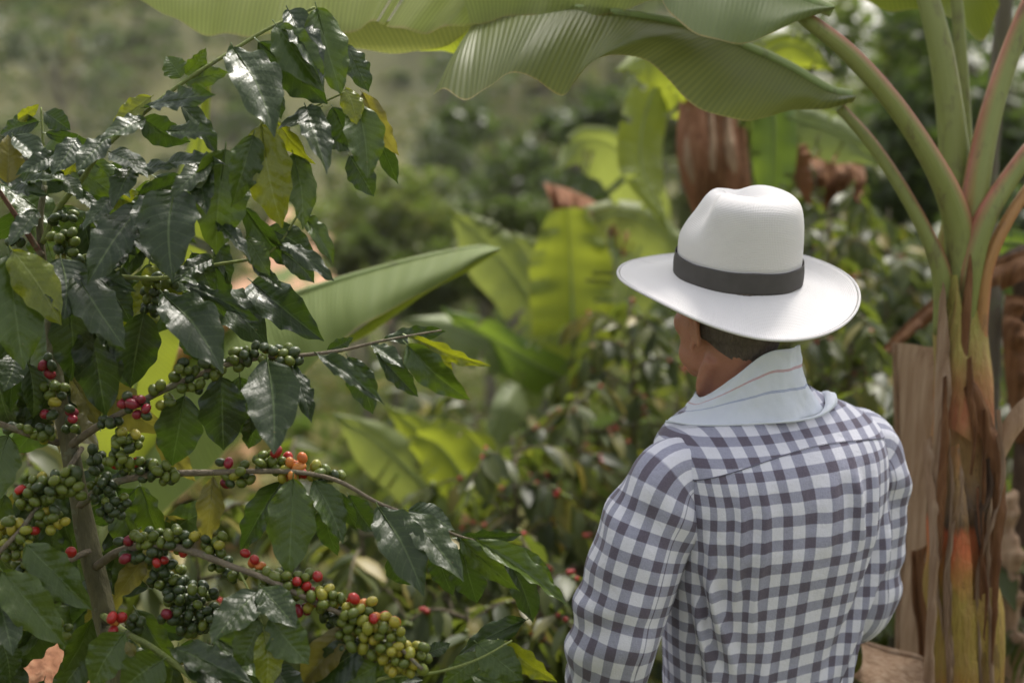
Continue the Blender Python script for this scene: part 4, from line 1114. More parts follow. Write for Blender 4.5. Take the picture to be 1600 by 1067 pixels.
CUV = [(0, v.z) for v in ico(2)[0]]
CHM = mk('coffee_cherry', CV, CF, M['ch_green'], CUV)
COLS = {'g': ['ch_green'] * 6 + ['ch_dark'] * 2 + ['ch_yellow'], 'd': ['ch_dark'] * 5 + ['ch_green'], 'y': ['ch_yellow'] * 5 + ['ch_green'] * 5, 'r': ['ch_red'], 'w': ['ch_wine', 'ch_wine', 'ch_dark', 'ch_dark'], 'o': ['ch_orange', 'ch_yellow', 'ch_orange', 'ch_red'],
        'rg': ['ch_red'] + ['ch_green'] * 5, 'rd': ['ch_red'] + ['ch_dark'] * 6, 'ro': ['ch_red', 'ch_orange'], 'gr': ['ch_green'] * 4 + ['ch_red', 'ch_yellow', 'ch_yellow']}
allc = []; px2m = DC / F
pts_all = []
for ln in CL.strip().splitlines():
    q = ln.split(); cx, cy, rx, ry, n_ = map(float, q[:5]); got = 0; tries = 0; grow = 1.0
    zoff = {'front': -.07, 'left_low': -.045, 'mid_right': -.05, 'right_low': -.03, 'left_lower': -.02, 'down_front': -.07, 'low_shoot': -.1}.get(q[6], -.01)
    if q[6] == 'front': zoff = -.02 - .09 * max(0, min(1, (cx - 180) / 420))
    if q[5] == 'd': zoff += .02
    while got < n_ and tries < 1500:
        tries += 1
        if tries % 150 == 0: grow *= 1.12
        v = Vector((ra.gauss(0, 1), ra.gauss(0, 1), ra.gauss(0, 1))).normalized() * ra.random() ** .4
        p = P(cx + v.x * rx * grow, cy + v.y * ry * grow, DC + zoff + v.z * max(rx, ry) * .75 * px2m * grow)
        r = ra.uniform(.0070, .0092) * (1.0 if q[5] != 'd' else .95)
        if any((p - o).length < (r + ro_) * .80 for o, ro_ in pts_all): continue
        pts_all.append((p, r)); got += 1
        allc.append((p, r, ra.choice(COLS[q[5]]), q[6], Vector((cx, cy, 0))))
def cmat(p, r, rr):
    v = Vector((rr.gauss(0, 1), rr.gauss(0, 1), rr.gauss(0, 1) - .4)).normalized()
    return Matrix.Translation(p - CT0) @ v.to_track_quat('Z', 'Y').to_matrix().to_4x4() @ Matrix.Diagonal((r * rr.uniform(.88, 1), r * rr.uniform(.9, 1), r * rr.uniform(.95, 1.12), 1))
allc.sort(key=lambda q: ((q[0] - CAM).dot(FWD) - (.5 if q[2] in ('ch_red', 'ch_orange', 'ch_wine') else 0)))
rest = {}
for i, (p, r, m, br, _) in enumerate(allc):
    mt = cmat(p, r, ra)
    if i < 300:
        o = bpy.data.objects.new('coffee_cherry', CHM); link(o, BR[br]); o.matrix_local = mt
        o.material_slots[0].link = 'OBJECT'; o.material_slots[0].material = M[m]
    else: rest.setdefault(m, []).append(mt)
rv = []; rf_ = []; mi = []; mlist = list(rest)
for k, m in enumerate(mlist):
    for mt in rest[m]:
        o0 = len(rv); rv += [mt @ v for v in CV]; rf_ += [tuple(a + o0 for a in f) for f in CF]; mi += [k] * len(CF)
me = mk('coffee_cherries', rv, rf_, None, CUV * (len(rv) // len(CV))); 
for m in mlist: me.materials.append(M[m])
me.polygons.foreach_set('material_index', mi)
o = ob('coffee_cherries', me, ct); o['kind'] = 'stuff'

# ------------------------------------------------------------------ the man
YAW = 28
tp = P(1200, 700, 2.30)
man = empty('person', (tp.x, tp.y, gz(tp.x, tp.y)), R(YAW))
tag(man, 'person seen from behind in a white hat and a blue grey gingham shirt', 'person')
MZ = man.location.z
def ml_(v): return Vector((v[0], v[1], v[2] - MZ))     # heights below are written above z = 0
MW = Matrix.Translation(man.location) @ man.rotation_euler.to_matrix().to_4x4()
MI = MW.inverted()
def madd(name, V, Fc, m, uv=None, parent=man, label=None):
    o = bpy.data.objects.new(name, mk(name, V, Fc, m, uv)); link(o, parent)
    if label: o['label'] = label
    return o
HC = MI @ P(1141, 493, 2.285)                       # head centre
HYAW = 20; HEADYAW = 9
Hm = Matrix.Translation(HC) @ Matrix.Rotation(R(HEADYAW), 4, 'Z') @ Matrix.Rotation(R(2), 4, 'X')
b = NB('skin'); ob_ = b.tc('Object'); n1 = b.noise(ob_, 22, 4); n2 = b.noise(ob_, 260, 2)
c = b.mix(n1, (0.33, 0.145, 0.095), (0.47, 0.23, 0.155)); c = b.mix(b.math('MULTIPLY', n2, .35), c, (0.30, 0.11, 0.07))
b.surf(b.pbsdf(c, .5, b.bump(b.math('ADD', n2, b.noise(ob_, 90, 3)), .35, .002), .4, Subsurface_Weight=.1, Subsurface_Scale=.01)); M['skin'] = b.m
SV, SF = ico(3)
parts = []
def ell(c, r, mt=None):
    q = [Vector((v.x * r[0], v.y * r[1], v.z * r[2])) for v in SV]
    if mt: q = [mt @ v for v in q]
    q = [v + Vector(c) for v in q]; parts.append((q, SF, [(0, 0)] * len(q)))
def hell(c, r, rx=0, rz=0):
    mt = Matrix.Rotation(R(rz), 4, 'Z') @ Matrix.Rotation(R(rx), 4, 'X')
    q = [Hm @ (mt @ Vector((v.x * r[0], v.y * r[1], v.z * r[2])) + Vector(c)) for v in SV]; parts.append((q, SF, [(0, 0)] * len(q)))
def cap(pts, rad, flat=1.0):
    parts.append(tube(pts, rad, n=len(pts) * 6, seg=16, flat=flat))
    for p, r in ((pts[0], rad[0]), (pts[-1], rad[-1])): ell(p, (r, r, r))
hell((0, -.006, .024), (.070, .087, .076)); hell((0, .020, -.018), (.066, .070, .088)); hell((0, .030, -.072), (.052, .052, .040), 12)
hell((0, .062, -.098), (.024, .022, .018)); hell((0, .078, .030), (.050, .020, .016)); hell((0, .092, -.012), (.011, .018, .026), 14); hell((0, .104, -.030), (.014, .014, .011))
hell((0, .082, -.058), (.024, .014, .006)); hell((0, .080, -.068), (.021, .013, .007))
for s in (-1, 1):
    hell((s * .034, .060, -.018), (.024, .026, .026)); hell((s * .040, .030, -.066), (.020, .040, .030)); hell((s * .014, .096, -.033), (.009, .010, .008))
    # ear: bowl with rim and lobe
    em = Matrix.Rotation(R(s * 22), 4, 'Z') @ Matrix.Rotation(R(-8), 4, 'X')
    rim = [Hm @ (Vector((s * .076, -.004, -.014)) + em @ Vector((s * (.006 + .006 * math.sin(a_)), .0 + .0165 * math.cos(a_), .030 * math.sin(a_)))) for a_ in [x_ * .45 - .9 for x_ in range(13)]]
    parts.append(tube(rim, [.0042] * 13, n=36, seg=8))
    hell((s * .077, -.002, -.016), (.0045, .014, .026), 0, s * 20); hell((s * .076, .006, -.044), (.005, .007, .009))
NB_ = ml_((-.005, .030, 1.46))
cap([Hm @ Vector((0, -.022, -.045)), (Hm @ Vector((0, -.025, -.10)) + NB_) / 2, NB_], [.060, .057, .066])
# neck tendons
for s in (-1, 1): parts.append(tube([Hm @ Vector((s * .058, -.022, -.060)), Hm @ Vector((s * .046, .006, -.12)), NB_ + Vector((s * .02, .05, -.01))], [.014, .013, .010], n=12, seg=8))
def torso_ell(z, hw, hd, y): ell(ml_((0, y, z)), (hw, hd, .09))
for z, hw, hd, y in [(.86, .155, .10, 0), (.95, .15, .10, .01), (1.05, .15, .10, .01), (1.15, .155, .10, 0), (1.25, .165, .105, -.01), (1.34, .17, .10, -.01), (1.40, .15, .08, 0)]: torso_ell(z, hw, hd, y)
LS, LE, LW = ml_((-.190, -.005, 1.405)), ml_((-.282, .01, 1.145)), ml_((-.215, .165, .945))
RS, RE, RW = ml_((.180, -.005, 1.405)), ml_((.200, -.005, 1.14)), ml_((.120, .215, 1.15))
for a_, e_, w_ in ((LS, LE, LW), (RS, RE, RW)):
    cap([a_, (a_ + e_) / 2, e_], [.052, .048, .038]); cap([e_, (e_ * .6 + w_ * .4), w_], [.038, .040, .026])
    dr = (w_ - e_).normalized(); sd_ = dr.cross(Vector((0, 0, 1))).normalized(); up = sd_.cross(dr)
    pm = w_ + dr * .055
    cap([w_, pm - dr * .02, pm + dr * .03], [.024, .036, .036], .55)
    s = 1 if a_ is LS else -1
    for k, (off, L) in enumerate(((-.030, .062), (-.010, .076), (.010, .080), (.029, .072))):
        b0 = pm + dr * .035 + sd_ * off * s * -1; L *= .9
        p1 = b0 + dr * L * .5 - up * .004; p2 = p1 + (dr * .6 - up * .8).normalized() * L * .33; p3 = p2 + (dr * .1 - up).normalized() * L * .25
        cap([b0, p1, p2, p3], [.0095, .0088, .008, .0072])
    t0_ = w_ + dr * .03 + sd_ * s * .026; cap([t0_, t0_ + (dr * .5 + sd_ * s * .8).normalized() * .04, t0_ + (dr * .9 + sd_ * s * .35 - up * .3).normalized() * .07], [.0125, .0105, .0085])
for s in (-1, 1):
    hp, kn, an = ml_((s * .085, 0, .88)), ml_((s * .10, .02, .47)), ml_((s * .11, -.01, .09))
    cap([hp, (hp + kn) / 2, kn], [.082, .070, .050]); cap([kn, kn * .6 + an * .4, an], [.050, .052, .034])
    cap([an + Vector((0, -.02, -.04)), an + Vector((s * .01, .14, -.055))], [.034, .026])
V, Fc, _ = merge(parts)
me = mk('body_raw', V, Fc, M['skin']); tmp = bpy.data.objects.new('tmp', me); COL.objects.link(tmp)
md = tmp.modifiers.new('r', 'REMESH'); md.mode = 'VOXEL'; md.voxel_size = .0045; md.use_smooth_shade = True
sm = tmp.modifiers.new('s', 'SMOOTH'); sm.factor = .6; sm.iterations = 10
dg = bpy.context.evaluated_depsgraph_get(); bm_ = bpy.data.meshes.new_from_object(tmp.evaluated_get(dg)); bpy.data.objects.remove(tmp)
bm_.name = 'body'; bm_.materials.clear(); bm_.materials.append(M['skin'])
bm_.polygons.foreach_set('use_smooth', [True] * len(bm_.polygons))
body = bpy.data.objects.new('body', bm_); link(body, man)
# eyes
b = NB('eye_white'); b.surf(b.pbsdf((.7, .68, .64), .15)); 
for s in (-1, 1):
    q = [Hm @ (Vector((s * .031, .072, .004)) + v * .0125) for v in SV]
    madd('eye', q, SF, b.m)
# short hair: shell of the back and sides of the skull, fading at the nape
b = NB('short_hair'); ob_ = b.tc('Object'); n1 = b.noise(b.mapping(ob_, (400, 400, 60)), 1, 3); n2 = b.noise(ob_, 40, 3)
b.surf(b.pbsdf(b.mix(b.math('MULTIPLY', n1, n2), (.05, .038, .03), (.30, .25, .21)), .6, b.bump(n1, 1, .004), .3))
V = []; Fc = []; na, nb2 = 60, 26
for i in range(na + 1):
    th = R(-96 + 192 * i / na)                    # 0 = back of the head
    for j in range(nb2 + 1):
        ph = j / nb2
        z = .060 - ph * (.130 - .052 * (abs(th) / R(96)) ** 2)
        k = math.sqrt(max(0.02, 1 - ((z - .024) / .080) ** 2)) if z > .03 else 1
        if z < .03: k = 1 - .95 * ((.03 - z) ** 1.25)
        x = math.sin(th) * (.0735 * k - (.005 if z < -.03 else 0)); y = -math.cos(th) * .0895 * k - .006
        if z < -.02: y += (-.02 - z) * .30 * math.cos(th); x *= 1 - (-.02 - z) * 1.7
        r_ = .001 + .0015 * noise.noise(Vector((x * 150, y * 150, z * 150)))
        V.append(Hm @ (Vector((x, y, z)) + Vector((x, y, 0)).normalized() * r_))
for i in range(na):
    for j in range(nb2): Fc.append((i * (nb2 + 1) + j, (i + 1) * (nb2 + 1) + j, (i + 1) * (nb2 + 1) + j + 1, i * (nb2 + 1) + j + 1))
madd('hair', V, Fc, b.m)

# --- shirt
def gingham(name, shift=(0, 0)):
    b = NB(name); u, v = b.uvxy(); ob_ = b.tc('Object')
    wob = b.math('MULTIPLY', b.math('SUBTRACT', b.noise(ob_, 60, 2), .5), .0012)
    def st(x, sh):
        f = b.math('FRACT', b.math('ADD', b.math('DIVIDE', b.math('ADD', x, wob), .0375), 50.0 + sh))
        d = b.math('ABSOLUTE', b.math('SUBTRACT', f, .5))
        return b.math('MULTIPLY', b.math('SUBTRACT', .247, d), 30, clamp=True)
    a, c_ = st(u, shift[0]), st(v, shift[1])
    cmb = b.n('ShaderNodeCombineXYZ'); b.set(cmb, 0, b.math('MULTIPLY', u, 900)); b.set(cmb, 1, b.math('MULTIPLY', v, 160))
    t1 = b.noise(cmb.outputs[0], 1, 2)
    cm2 = b.n('ShaderNodeCombineXYZ'); b.set(cm2, 0, b.math('MULTIPLY', u, 160)); b.set(cm2, 1, b.math('MULTIPLY', v, 900))
    t2 = b.noise(cm2.outputs[0], 1, 2)
    dens = b.math('MULTIPLY', b.math('ADD', a, c_), .5)
    dens = b.math('ADD', dens, b.math('MULTIPLY', b.math('SUBTRACT', b.math('ADD', t1, t2), 1.0), .22), clamp=True)
    col = b.ramp(dens, [(0, (.79, .79, .87)), (.5, (.37, .375, .48)), (1, (.145, .125, .165))])
    crs = b.bump(b.noise(ob_, 45, 5, .65), .55, .006)
    nm = b.bump(b.math('ADD', t1, t2), .3, .0015, crs)
    return b.surf(b.trans(b.pbsdf(col, .85, nm, .15, Sheen_Weight=.15), col, .08))
M['gingham'] = gingham('gingham_cloth'); M['gingham_yoke'] = gingham('gingham_cloth_yoke', (.3, .35)); M['gingham_sleeve'] = gingham('gingham_cloth_sleeve', (.1, .6))
RG = [(.80, .168, .118, .005), (.92, .160, .112, .010), (1.02, .160, .112, .010), (1.12, .168, .118, .004), (1.22, .182, .124, -.006), (1.31, .192, .130, -.014), (1.385, .197, .127, -.015),
      (1.432, .205, .119, -.010), (1.465, .203, .104, -.002), (1.488, .184, .088, .008), (1.508, .142, .076, .017), (1.526, .092, .067, .026), (1.555, .070, .062, .034)]
def ringat(z):
    for (z0, *a), (z1, *c_) in zip(RG, RG[1:]):
        if z <= z1:
            t = (z - z0) / (z1 - z0); return [a[k] + (c_[k] - a[k]) * t for k in range(3)]
    return RG[-1][1:]
def ringS(z):
    h = .012; A = ringat(z - h); B = ringat(z); C_ = ringat(z + h); return [(A[k] + 2 * B[k] + C_[k]) / 4 for k in range(3)]
FOLDS = [  # (u0,z0,u1,z1,amp,width) u along the back from the spine, positive to his right
 (.165, 1.33, .05, 1.02, .008, .013), (.19, 1.28, .09, .92, .008, .014), (.185, 1.36, .00, .98, .0055, .012), (.215, 1.25, .15, .86, .007, .016),
 (-.115, 1.425, -.135, 1.22, .0055, .009), (-.075, 1.425, -.10, 1.18, .004, .009), (.045, 1.43, .065, 1.30, .006, .010), (.012, 1.43, .00, 1.30, .004, .009), (.10, 1.43, .09, 1.28, .004, .010),
 (-.20, 1.30, -.12, 1.10, .009, .014), (-.215, 1.24, -.15, .98, .010, .015), (-.19, 1.18, -.05, .90, .006, .016), (-.06, 1.15, -.11, .90, .005, .015), (-.185, 1.34, -.165, 1.16, .006, .010), (.03, 1.1, -.03, .86, .006, .016)]
def fold(u, z):
    s = 0
    for u0, z0, u1, z1, a, w_ in FOLDS:
        dx, dz = u1 - u0, z1 - z0; L2 = dx * dx + dz * dz
        t = max(-.1, min(1.1, ((u - u0) * dx + (z - z0) * dz) / L2))
        cx, cz = u0 + dx * t, z0 + dz * t
        d = math.hypot(u - cx, z - cz); sg = ((u - u0) * dz - (z - z0) * dx)
        s += a * math.exp(-(d / w_) ** 2) * smooth(-.1, .25, t) * (1 - smooth(.75, 1.1, t)) - a * .5 * math.exp(-((d - w_ * 1.7) / w_) ** 2) * (1 if sg > 0 else .3) * smooth(-.1, .25, t) * (1 - smooth(.75, 1.1, t))
    s *= 1.5
    s += .0055 * noise.noise(Vector((u * 9, z * 6, 2))) + .002 * noise.noise(Vector((u * 26, z * 20, 5)))
    return s
def seam(x):
    q = max(-1, min(1, x / .2)); return 1.438 + .030 * (1 - q * q) + .010 * q
LT = [(0.80, 0.80)]
for i_ in range(1, 400):
    z_ = .80 + i_ * .002; a_ = ringS(z_ - .002); c_ = ringS(z_); LT.append((z_, LT[-1][1] + math.hypot(.002, (c_[2] - c_[1]) - (a_[2] - a_[1]))))
def LV_(z):
    i_ = max(0, min(398, int((z - .80) / .002))); t_ = (z - LT[i_][0]) / .002
    return LT[i_][1] + (LT[i_ + 1][1] - LT[i_][1]) * t_
def shirt_part(name, z0, z1, rows, m, off, planar, cut=None, na=168, parent=man):
    V = []; UV = []; Fc = []; e_ = 2.5
    for j in range(rows + 1):
        t = j / rows
        for i in range(na + 1):
            th = 2 * math.pi * i / na - math.pi            # 0 = centre back, + to his right
            sx = math.copysign(abs(math.sin(th)) ** (2 / e_), math.sin(th)); sy = math.copysign(abs(math.cos(th)) ** (2 / e_), math.cos(th))
            sm_ = seam(sx * .2) if math.cos(th) > 0 else seam(.2 * (1 if sx > 0 else -1))
            if planar: z = sm_ - .001 + (z1 - sm_) * t
            else: z = z0 + (sm_ + .006 - z0) * t
            hw, hd, yc = ringS(z)
            x = sx * hw; y = yc - sy * hd
            u = th * .205 if not planar else x
            f = fold(th * .172, z) * ((1 - .8 * smooth(sm_ - .05, sm_, z)) if not planar else .2) + off
            nrm = Vector((sx / hw, -sy / hd)).normalized()
            V.append(ml_((x + nrm.x * f, y + nrm.y * f, z + off * .6))); UV.append((u + 1.0 * (f - off) + .006 * noise.noise(Vector((u * 7, z * 5, 9))), LV_(z) + .006 * noise.noise(Vector((u * 6, z * 6, 11)))))
    for j in range(rows):
        for i in range(na):
            Fc.append((j * (na + 1) + i, j * (na + 1) + i + 1, (j + 1) * (na + 1) + i + 1, (j + 1) * (na + 1) + i))
    return madd(name, V, Fc, m, UV, parent)
shirt = shirt_part('shirt', .80, 1.442, 120, M['gingham'], 0, False)
yk = shirt_part('yoke', 1.432, 1.538, 60, M['gingham_yoke'], .0014, True, parent=shirt)
b = NB('seam_cloth'); ob_ = b.tc('Object'); b.surf(b.pbsdf(b.mix(b.noise(ob_, 60, 2), (.07, .065, .09), (.22, .22, .30)), .9)); M['seam'] = b.m
# yoke seam: a stitched fold
pts = []
for i in range(61):
    th = R(-84 + 168 * i / 60); sx = math.copysign(abs(math.sin(th)) ** .8, math.sin(th)); sy = abs(math.cos(th)) ** .8
    zs = seam(sx * .2); hw, hd, yc = ringS(zs)
    f = fold(th * .172, zs) * .2 + .0012
    pts.append(ml_((sx * (hw + f), yc - sy * (hd + f), zs)))
V, Fc, UV = tube(pts, [.0010] * 61, n=120, seg=6); madd('yoke_seam', V, Fc, M['seam'], UV, shirt)
def sleeve(pts, rads, sgn, seed, label=None):
    n = 130; seg = 72; c = catmull(pts, n); rr = [v.x for v in catmull([Vector((r, 0, 0)) for r in rads], n)]
    V = []; UV = []; Fc = []; dist = 0; t0_ = (c[1] - c[0]).normalized(); a = Vector((0, -1, 0)); a = (a - t0_ * a.dot(t0_)).normalized()
    tot = sum((c[i + 1] - c[i]).length for i in range(n)); 
    el_d = .345
    for i in range(n + 1):
        t = (c[min(n, i + 1)] - c[max(0, i - 1)]).normalized(); a = (a - t * a.dot(t)).normalized(); bb = t.cross(a)
        if i: dist += (c[i] - c[i - 1]).length
        for k in range(seg + 1):
            th = 2 * math.pi * k / seg
            r = rr[i]
            # drag folds, strongest round the elbow and in the armpit
            el = math.exp(-((dist - el_d) / .085) ** 2); ap = math.exp(-((dist - .13) / .06) ** 2)
            ph = dist * 95 + 2.1 * math.cos(th - 1.2 * sgn) + 3 * noise.noise(Vector((th * .5, dist * 4, seed)))
            f = .0055 * el * math.sin(ph) * (.45 + .55 * math.cos(th - (1.9 if sgn < 0 else 4.2))) + .0060 * ap * math.sin(dist * 60 + th * 2)
            f += .0045 * noise.noise(Vector((math.cos(th) * 1.6, math.sin(th) * 1.6, dist * 6 + seed))) + .0022 * noise.noise(Vector((math.cos(th) * 4, math.sin(th) * 4, dist * 22 + seed)))
            f += .003 * math.sin(th * 3 + dist * 14 + seed)
            V.append(c[i] + a * math.cos(th) * (r + f) + bb * math.sin(th) * (r + f) * 1.02)
            UV.append(((k / seg) * 2 * math.pi * .079, dist * 1.06))
    for i in range(n):
        for k in range(seg): Fc.append((i * (seg + 1) + k, i * (seg + 1) + k + 1, (i + 1) * (seg + 1) + k + 1, (i + 1) * (seg + 1) + k))
    return madd('sleeve', V, Fc, M['gingham_sleeve'], UV, shirt)
sleeve([ml_((-.110, -.006, 1.385)), ml_((-.160, -.006, 1.406)), ml_((-.201, -.006, 1.408)), ml_((-.238, -.004, 1.330)), ml_((-.266, .002, 1.23)), ml_((-.283, .012, 1.14)), ml_((-.262, .068, 1.05)), ml_((-.232, .13, .985)), LW],
       [.050, .058, .068, .0725, .0715, .067, .060, .050, .040], -1, 3)
sleeve([ml_((.105, -.006, 1.385)), ml_((.155, -.006, 1.406)), ml_((.194, -.006, 1.410)), ml_((.204, -.008, 1.31)), ml_((.206, -.010, 1.22)), ml_((.200, -.005, 1.140)), ml_((.180, .06, 1.125)), ml_((.155, .14, 1.13)), RW],
       [.050, .058, .068, .068, .064, .064, .058, .048, .038], 1, 8)
# armhole seam strip on each side
# --- neck cloth
b = NB('neck_cloth'); u, v = b.uvxy(); ob_ = b.tc('Object')
def line(v_, w_): return b.math('SUBTRACT', 1.0, b.math('DIVIDE', b.math('ABSOLUTE', b.math('SUBTRACT', v, v_)), w_), clamp=True)
def dbl(v_, w_, g): return b.math('MAXIMUM', line(v_ - g, w_), line(v_ + g, w_))
c = b.mix(b.noise(ob_, 25, 3), (.72, .77, .86), (.80, .84, .91))
c = b.mix(b.math('MULTIPLY', b.math('GREATER_THAN', dbl(.70, .009, .009), .3), .7), c, (.50, .09, .10))
c = b.mix(b.math('MULTIPLY', b.math('GREATER_THAN', dbl(.42, .009, .009), .3), .65), c, (.16, .22, .48))
wv = b.noise(b.mapping(ob_, (700, 700, 700)), 1, 2)
b.surf(b.trans(b.pbsdf(c, .9, b.bump(b.noise(ob_, 38, 4), .4, .006, b.bump(wv, .2, .001)), .1), c, .12)); M['cloth'] = b.m
def cloth_ring(name, th0, th1, top, bot, n=130, m=26, parent=man, seed=0, bulge=.01):
    """top / bottom: function of angle (deg, 0 = nape, + to his left) -> (rx, ry, z)"""
    V = []; UV = []; Fc = []
    for i in range(n + 1):
        a = th0 + (th1 - th0) * i / n; ar = R(a); T = top(a); B = bot(a)
        for j in range(m + 1):
            t = j / m; rx, ry, z = [B[k] + (T[k] - B[k]) * t for k in range(3)]
            bl = bulge * math.sin(math.pi * t) * -1
            wr = .0034 * math.sin(a * .12 + t * 9 + seed) * t * (1 - t) * 3 + .0022 * math.sin(ar * 3 + t * 4 + seed) * (1 - t * .5) + .008 * noise.noise(Vector((ar * 2.4, t * 2.5 + ar, seed))) + .0018 * noise.noise(Vector((ar * 8, t * 7, seed)))
            r_ = bl + wr
            cx = (HC.x * .55) * t + -.004 * (1 - t); cy = (HC.y - .02) * .62 * t + .020 * (1 - t)
            V.append(ml_((cx - math.sin(ar) * (rx + r_), cy - math.cos(ar) * (ry + r_), z))); UV.append((i / n, t))
    for i in range(n):
        for j in range(m): Fc.append((i * (m + 1) + j, (i + 1) * (m + 1) + j, (i + 1) * (m + 1) + j + 1, i * (m + 1) + j + 1))
    o = madd(name, V, Fc, M['cloth'], UV, parent)
    s = o.modifiers.new('thickness', 'SOLIDIFY'); s.thickness = .0014; s.offset = 1
    return o
def ctop(a): k = smooth(8, 105, a); k2 = smooth(40, 150, -a); return (.070 + .020 * k, .076 + .008 * k, 1.616 - .085 * k - .07 * k2)
def cbot(a):
    k = smooth(15, 130, abs(a)); kl = smooth(10, 85, a)
    return (.106 + .060 * kl, .100 + .016 * k, 1.506 - .004 * kl - .03 * smooth(80, 150, abs(a)))
neck = cloth_ring('neck_cloth', -150, 160, ctop, cbot)
neck['label'] = 'pale blue cloth with a red and a blue stripe round the neck'
# rolled edge lying on the shoulders, with a bunched end at the right
pts = []; rd = []
for i in range(31):
    a = -100 + 200 * i / 30; rx, ry, z = cbot(a); ar = R(a)
    k = math.exp(-((a + 62) / 26) ** 2)
    pts.append(ml_((-.004 - math.sin(ar) * (rx + .004 + .006 * k), .020 - math.cos(ar) * (ry + .004), z + .002 + .012 * k)))
    rd.append(.0018 + .009 * k)
V, Fc, UV = tube(pts, rd, n=120, seg=14, wob=.25); UV = [(a_, .1) for a_, c_ in UV]
madd('rolled_edge', V, Fc, M['cloth'], UV, neck)

# --- trousers, belt and shoes
def flat_mat(name, c1, c2, rough, sc=60):
    b = NB(name); n1 = b.noise(b.tc('Object'), sc, 4); return b.surf(b.pbsdf(b.mix(n1, c1, c2), rough, b.bump(n1, .4, .003), .3))
M['trousers'] = flat_mat('trouser_cloth', (.03, .035, .05), (.06, .065, .09), .9); M['leather'] = flat_mat('shoe_leather', (.04, .025, .015), (.09, .05, .03), .5)
parts = [tube([ml_((0, .005, .86)), ml_((0, .005, .76))], [.158, .150], n=6, seg=40)]
for s in (-1, 1):
    parts.append(tube([ml_((s * .075, 0, .86)), ml_((s * .088, .0, .70)), ml_((s * .10, .02, .46)), ml_((s * .11, -.01, .10))], [.094, .094, .072, .062], n=40, seg=28, wob=.12))
V, Fc, UV = merge(parts); V = [Vector((v.x, v.y * .8, v.z)) if v.z > .74 - MZ else Vector((v.x, v.y * .9, v.z)) for v in V]
madd('trousers', V, Fc, M['trousers'], UV)
for s in (-1, 1):
    V, Fc, UV = tube([ml_((s * .11, -.07, .055)), ml_((s * .112, 0, .06)), ml_((s * .12, .10, .048)), ml_((s * .125, .17, .035))], [.036, .044, .042, .024], n=20, seg=18, flat=1)
    madd('shoe', V, Fc, M['leather'], UV)

# --- the hat (worn: its own parts)
hb = MI @ P(1152, 432, 2.285)
Ht = Matrix.Translation(hb) @ Matrix.Rotation(R(HYAW), 4, 'Z') @ Matrix.Rotation(R(7), 4, 'X') @ Matrix.Rotation(R(-5), 4, 'Y')
b = NB('white_straw'); u, v = b.uvxy(); ob_ = b.tc('Object')
w1 = b.math('SINE', b.math('MULTIPLY', v, 6.283 / .0026)); w2 = b.math('SINE', b.math('MULTIPLY', u, 6.283 / .0030))
wv = b.math('MULTIPLY_ADD', w2, .6, w1); nz = b.noise(ob_, 500, 2); n2 = b.noise(ob_, 14, 3)
c = b.mix(b.math('MULTIPLY_ADD', wv, .10, b.math('MULTIPLY', nz, .3), clamp=True), (.76, .745, .74), (.62, .61, .61)); c = b.mix(b.math('MULTIPLY', n2, .35), c, (.66, .63, .60))
M['straw'] = b.surf(b.pbsdf(c, .65, b.bump(wv, .35, .0007), .3))
b = NB('hat_ribbon'); u, v = b.uvxy(); ob_ = b.tc('Object'); wv = b.noise(ob_, 700, 2); n2 = b.noise(ob_, 35, 4)
c = b.mix(n2, (.060, .055, .052), (.105, .098, .092)); c = b.mix(b.math('MULTIPLY', b.math('GREATER_THAN', b.noise(b.mapping(ob_, (1, 1, 3)), 85, 2), .77), .6), c, (.4, .38, .36))
M['ribbon'] = b.surf(b.pbsdf(c, .8, b.bump(wv, .3, .0008), .25))
hat = empty('hat', (0, 0, 0)); hat.parent = man
CA, CB = .104, .090
PRF = [(1, 0), (.99, .035), (.982, .070), (.958, .098), (.91, .120), (.83, .132), (.71, .1395), (.55, .1425), (.36, .142), (.18, .142), (0, .142)]
V = []; UV = []; Fc = []; na = 144
prf = catmull([Vector((a, c_, 0)) for a, c_ in PRF], 56)
arc = 0
for j, q in enumerate(prf):
    if j: arc += math.hypot((q.x - prf[j - 1].x) * .1, q.y - prf[j - 1].y)
    for i in range(na + 1):
        th = 2 * math.pi * i / na; k = max(q.x, .002); x = math.sin(th) * CB * k; y = math.cos(th) * CA * k; z = q.y
        up = smooth(.05, .13, z)
        fr = smooth(-.02, .085, y)
        # front pinches
        pin = .024 * up * math.exp(-((y - .052) / .032) ** 2) * (1 if abs(x) > .02 else abs(x) / .02)
        x -= math.copysign(pin, x) if abs(x) > 1e-6 else 0
        y -= .030 * up * fr
        # teardrop crease along the top
        dent = .016 * math.exp(-(x / .024) ** 2 - ((y - .004) / .040) ** 2) * smooth(.125, .143, z)
        z = z - dent - .0018 * math.exp(-((y - .030) / .015) ** 2) * smooth(.11, .135, z) + .003 * math.exp(-((y - .058) / .014) ** 2) * up
        x += .0008 * noise.noise(Vector((x * 30, y * 30, z * 30)))
        V.append(Ht @ Vector((x, y, z))); UV.append((th * .1, arc))
for j in range(len(prf) - 1):
    for i in range(na): Fc.append((j * (na + 1) + i, j * (na + 1) + i + 1, (j + 1) * (na + 1) + i + 1, (j + 1) * (na + 1) + i))
madd('crown', V, Fc, M['straw'], UV, hat)
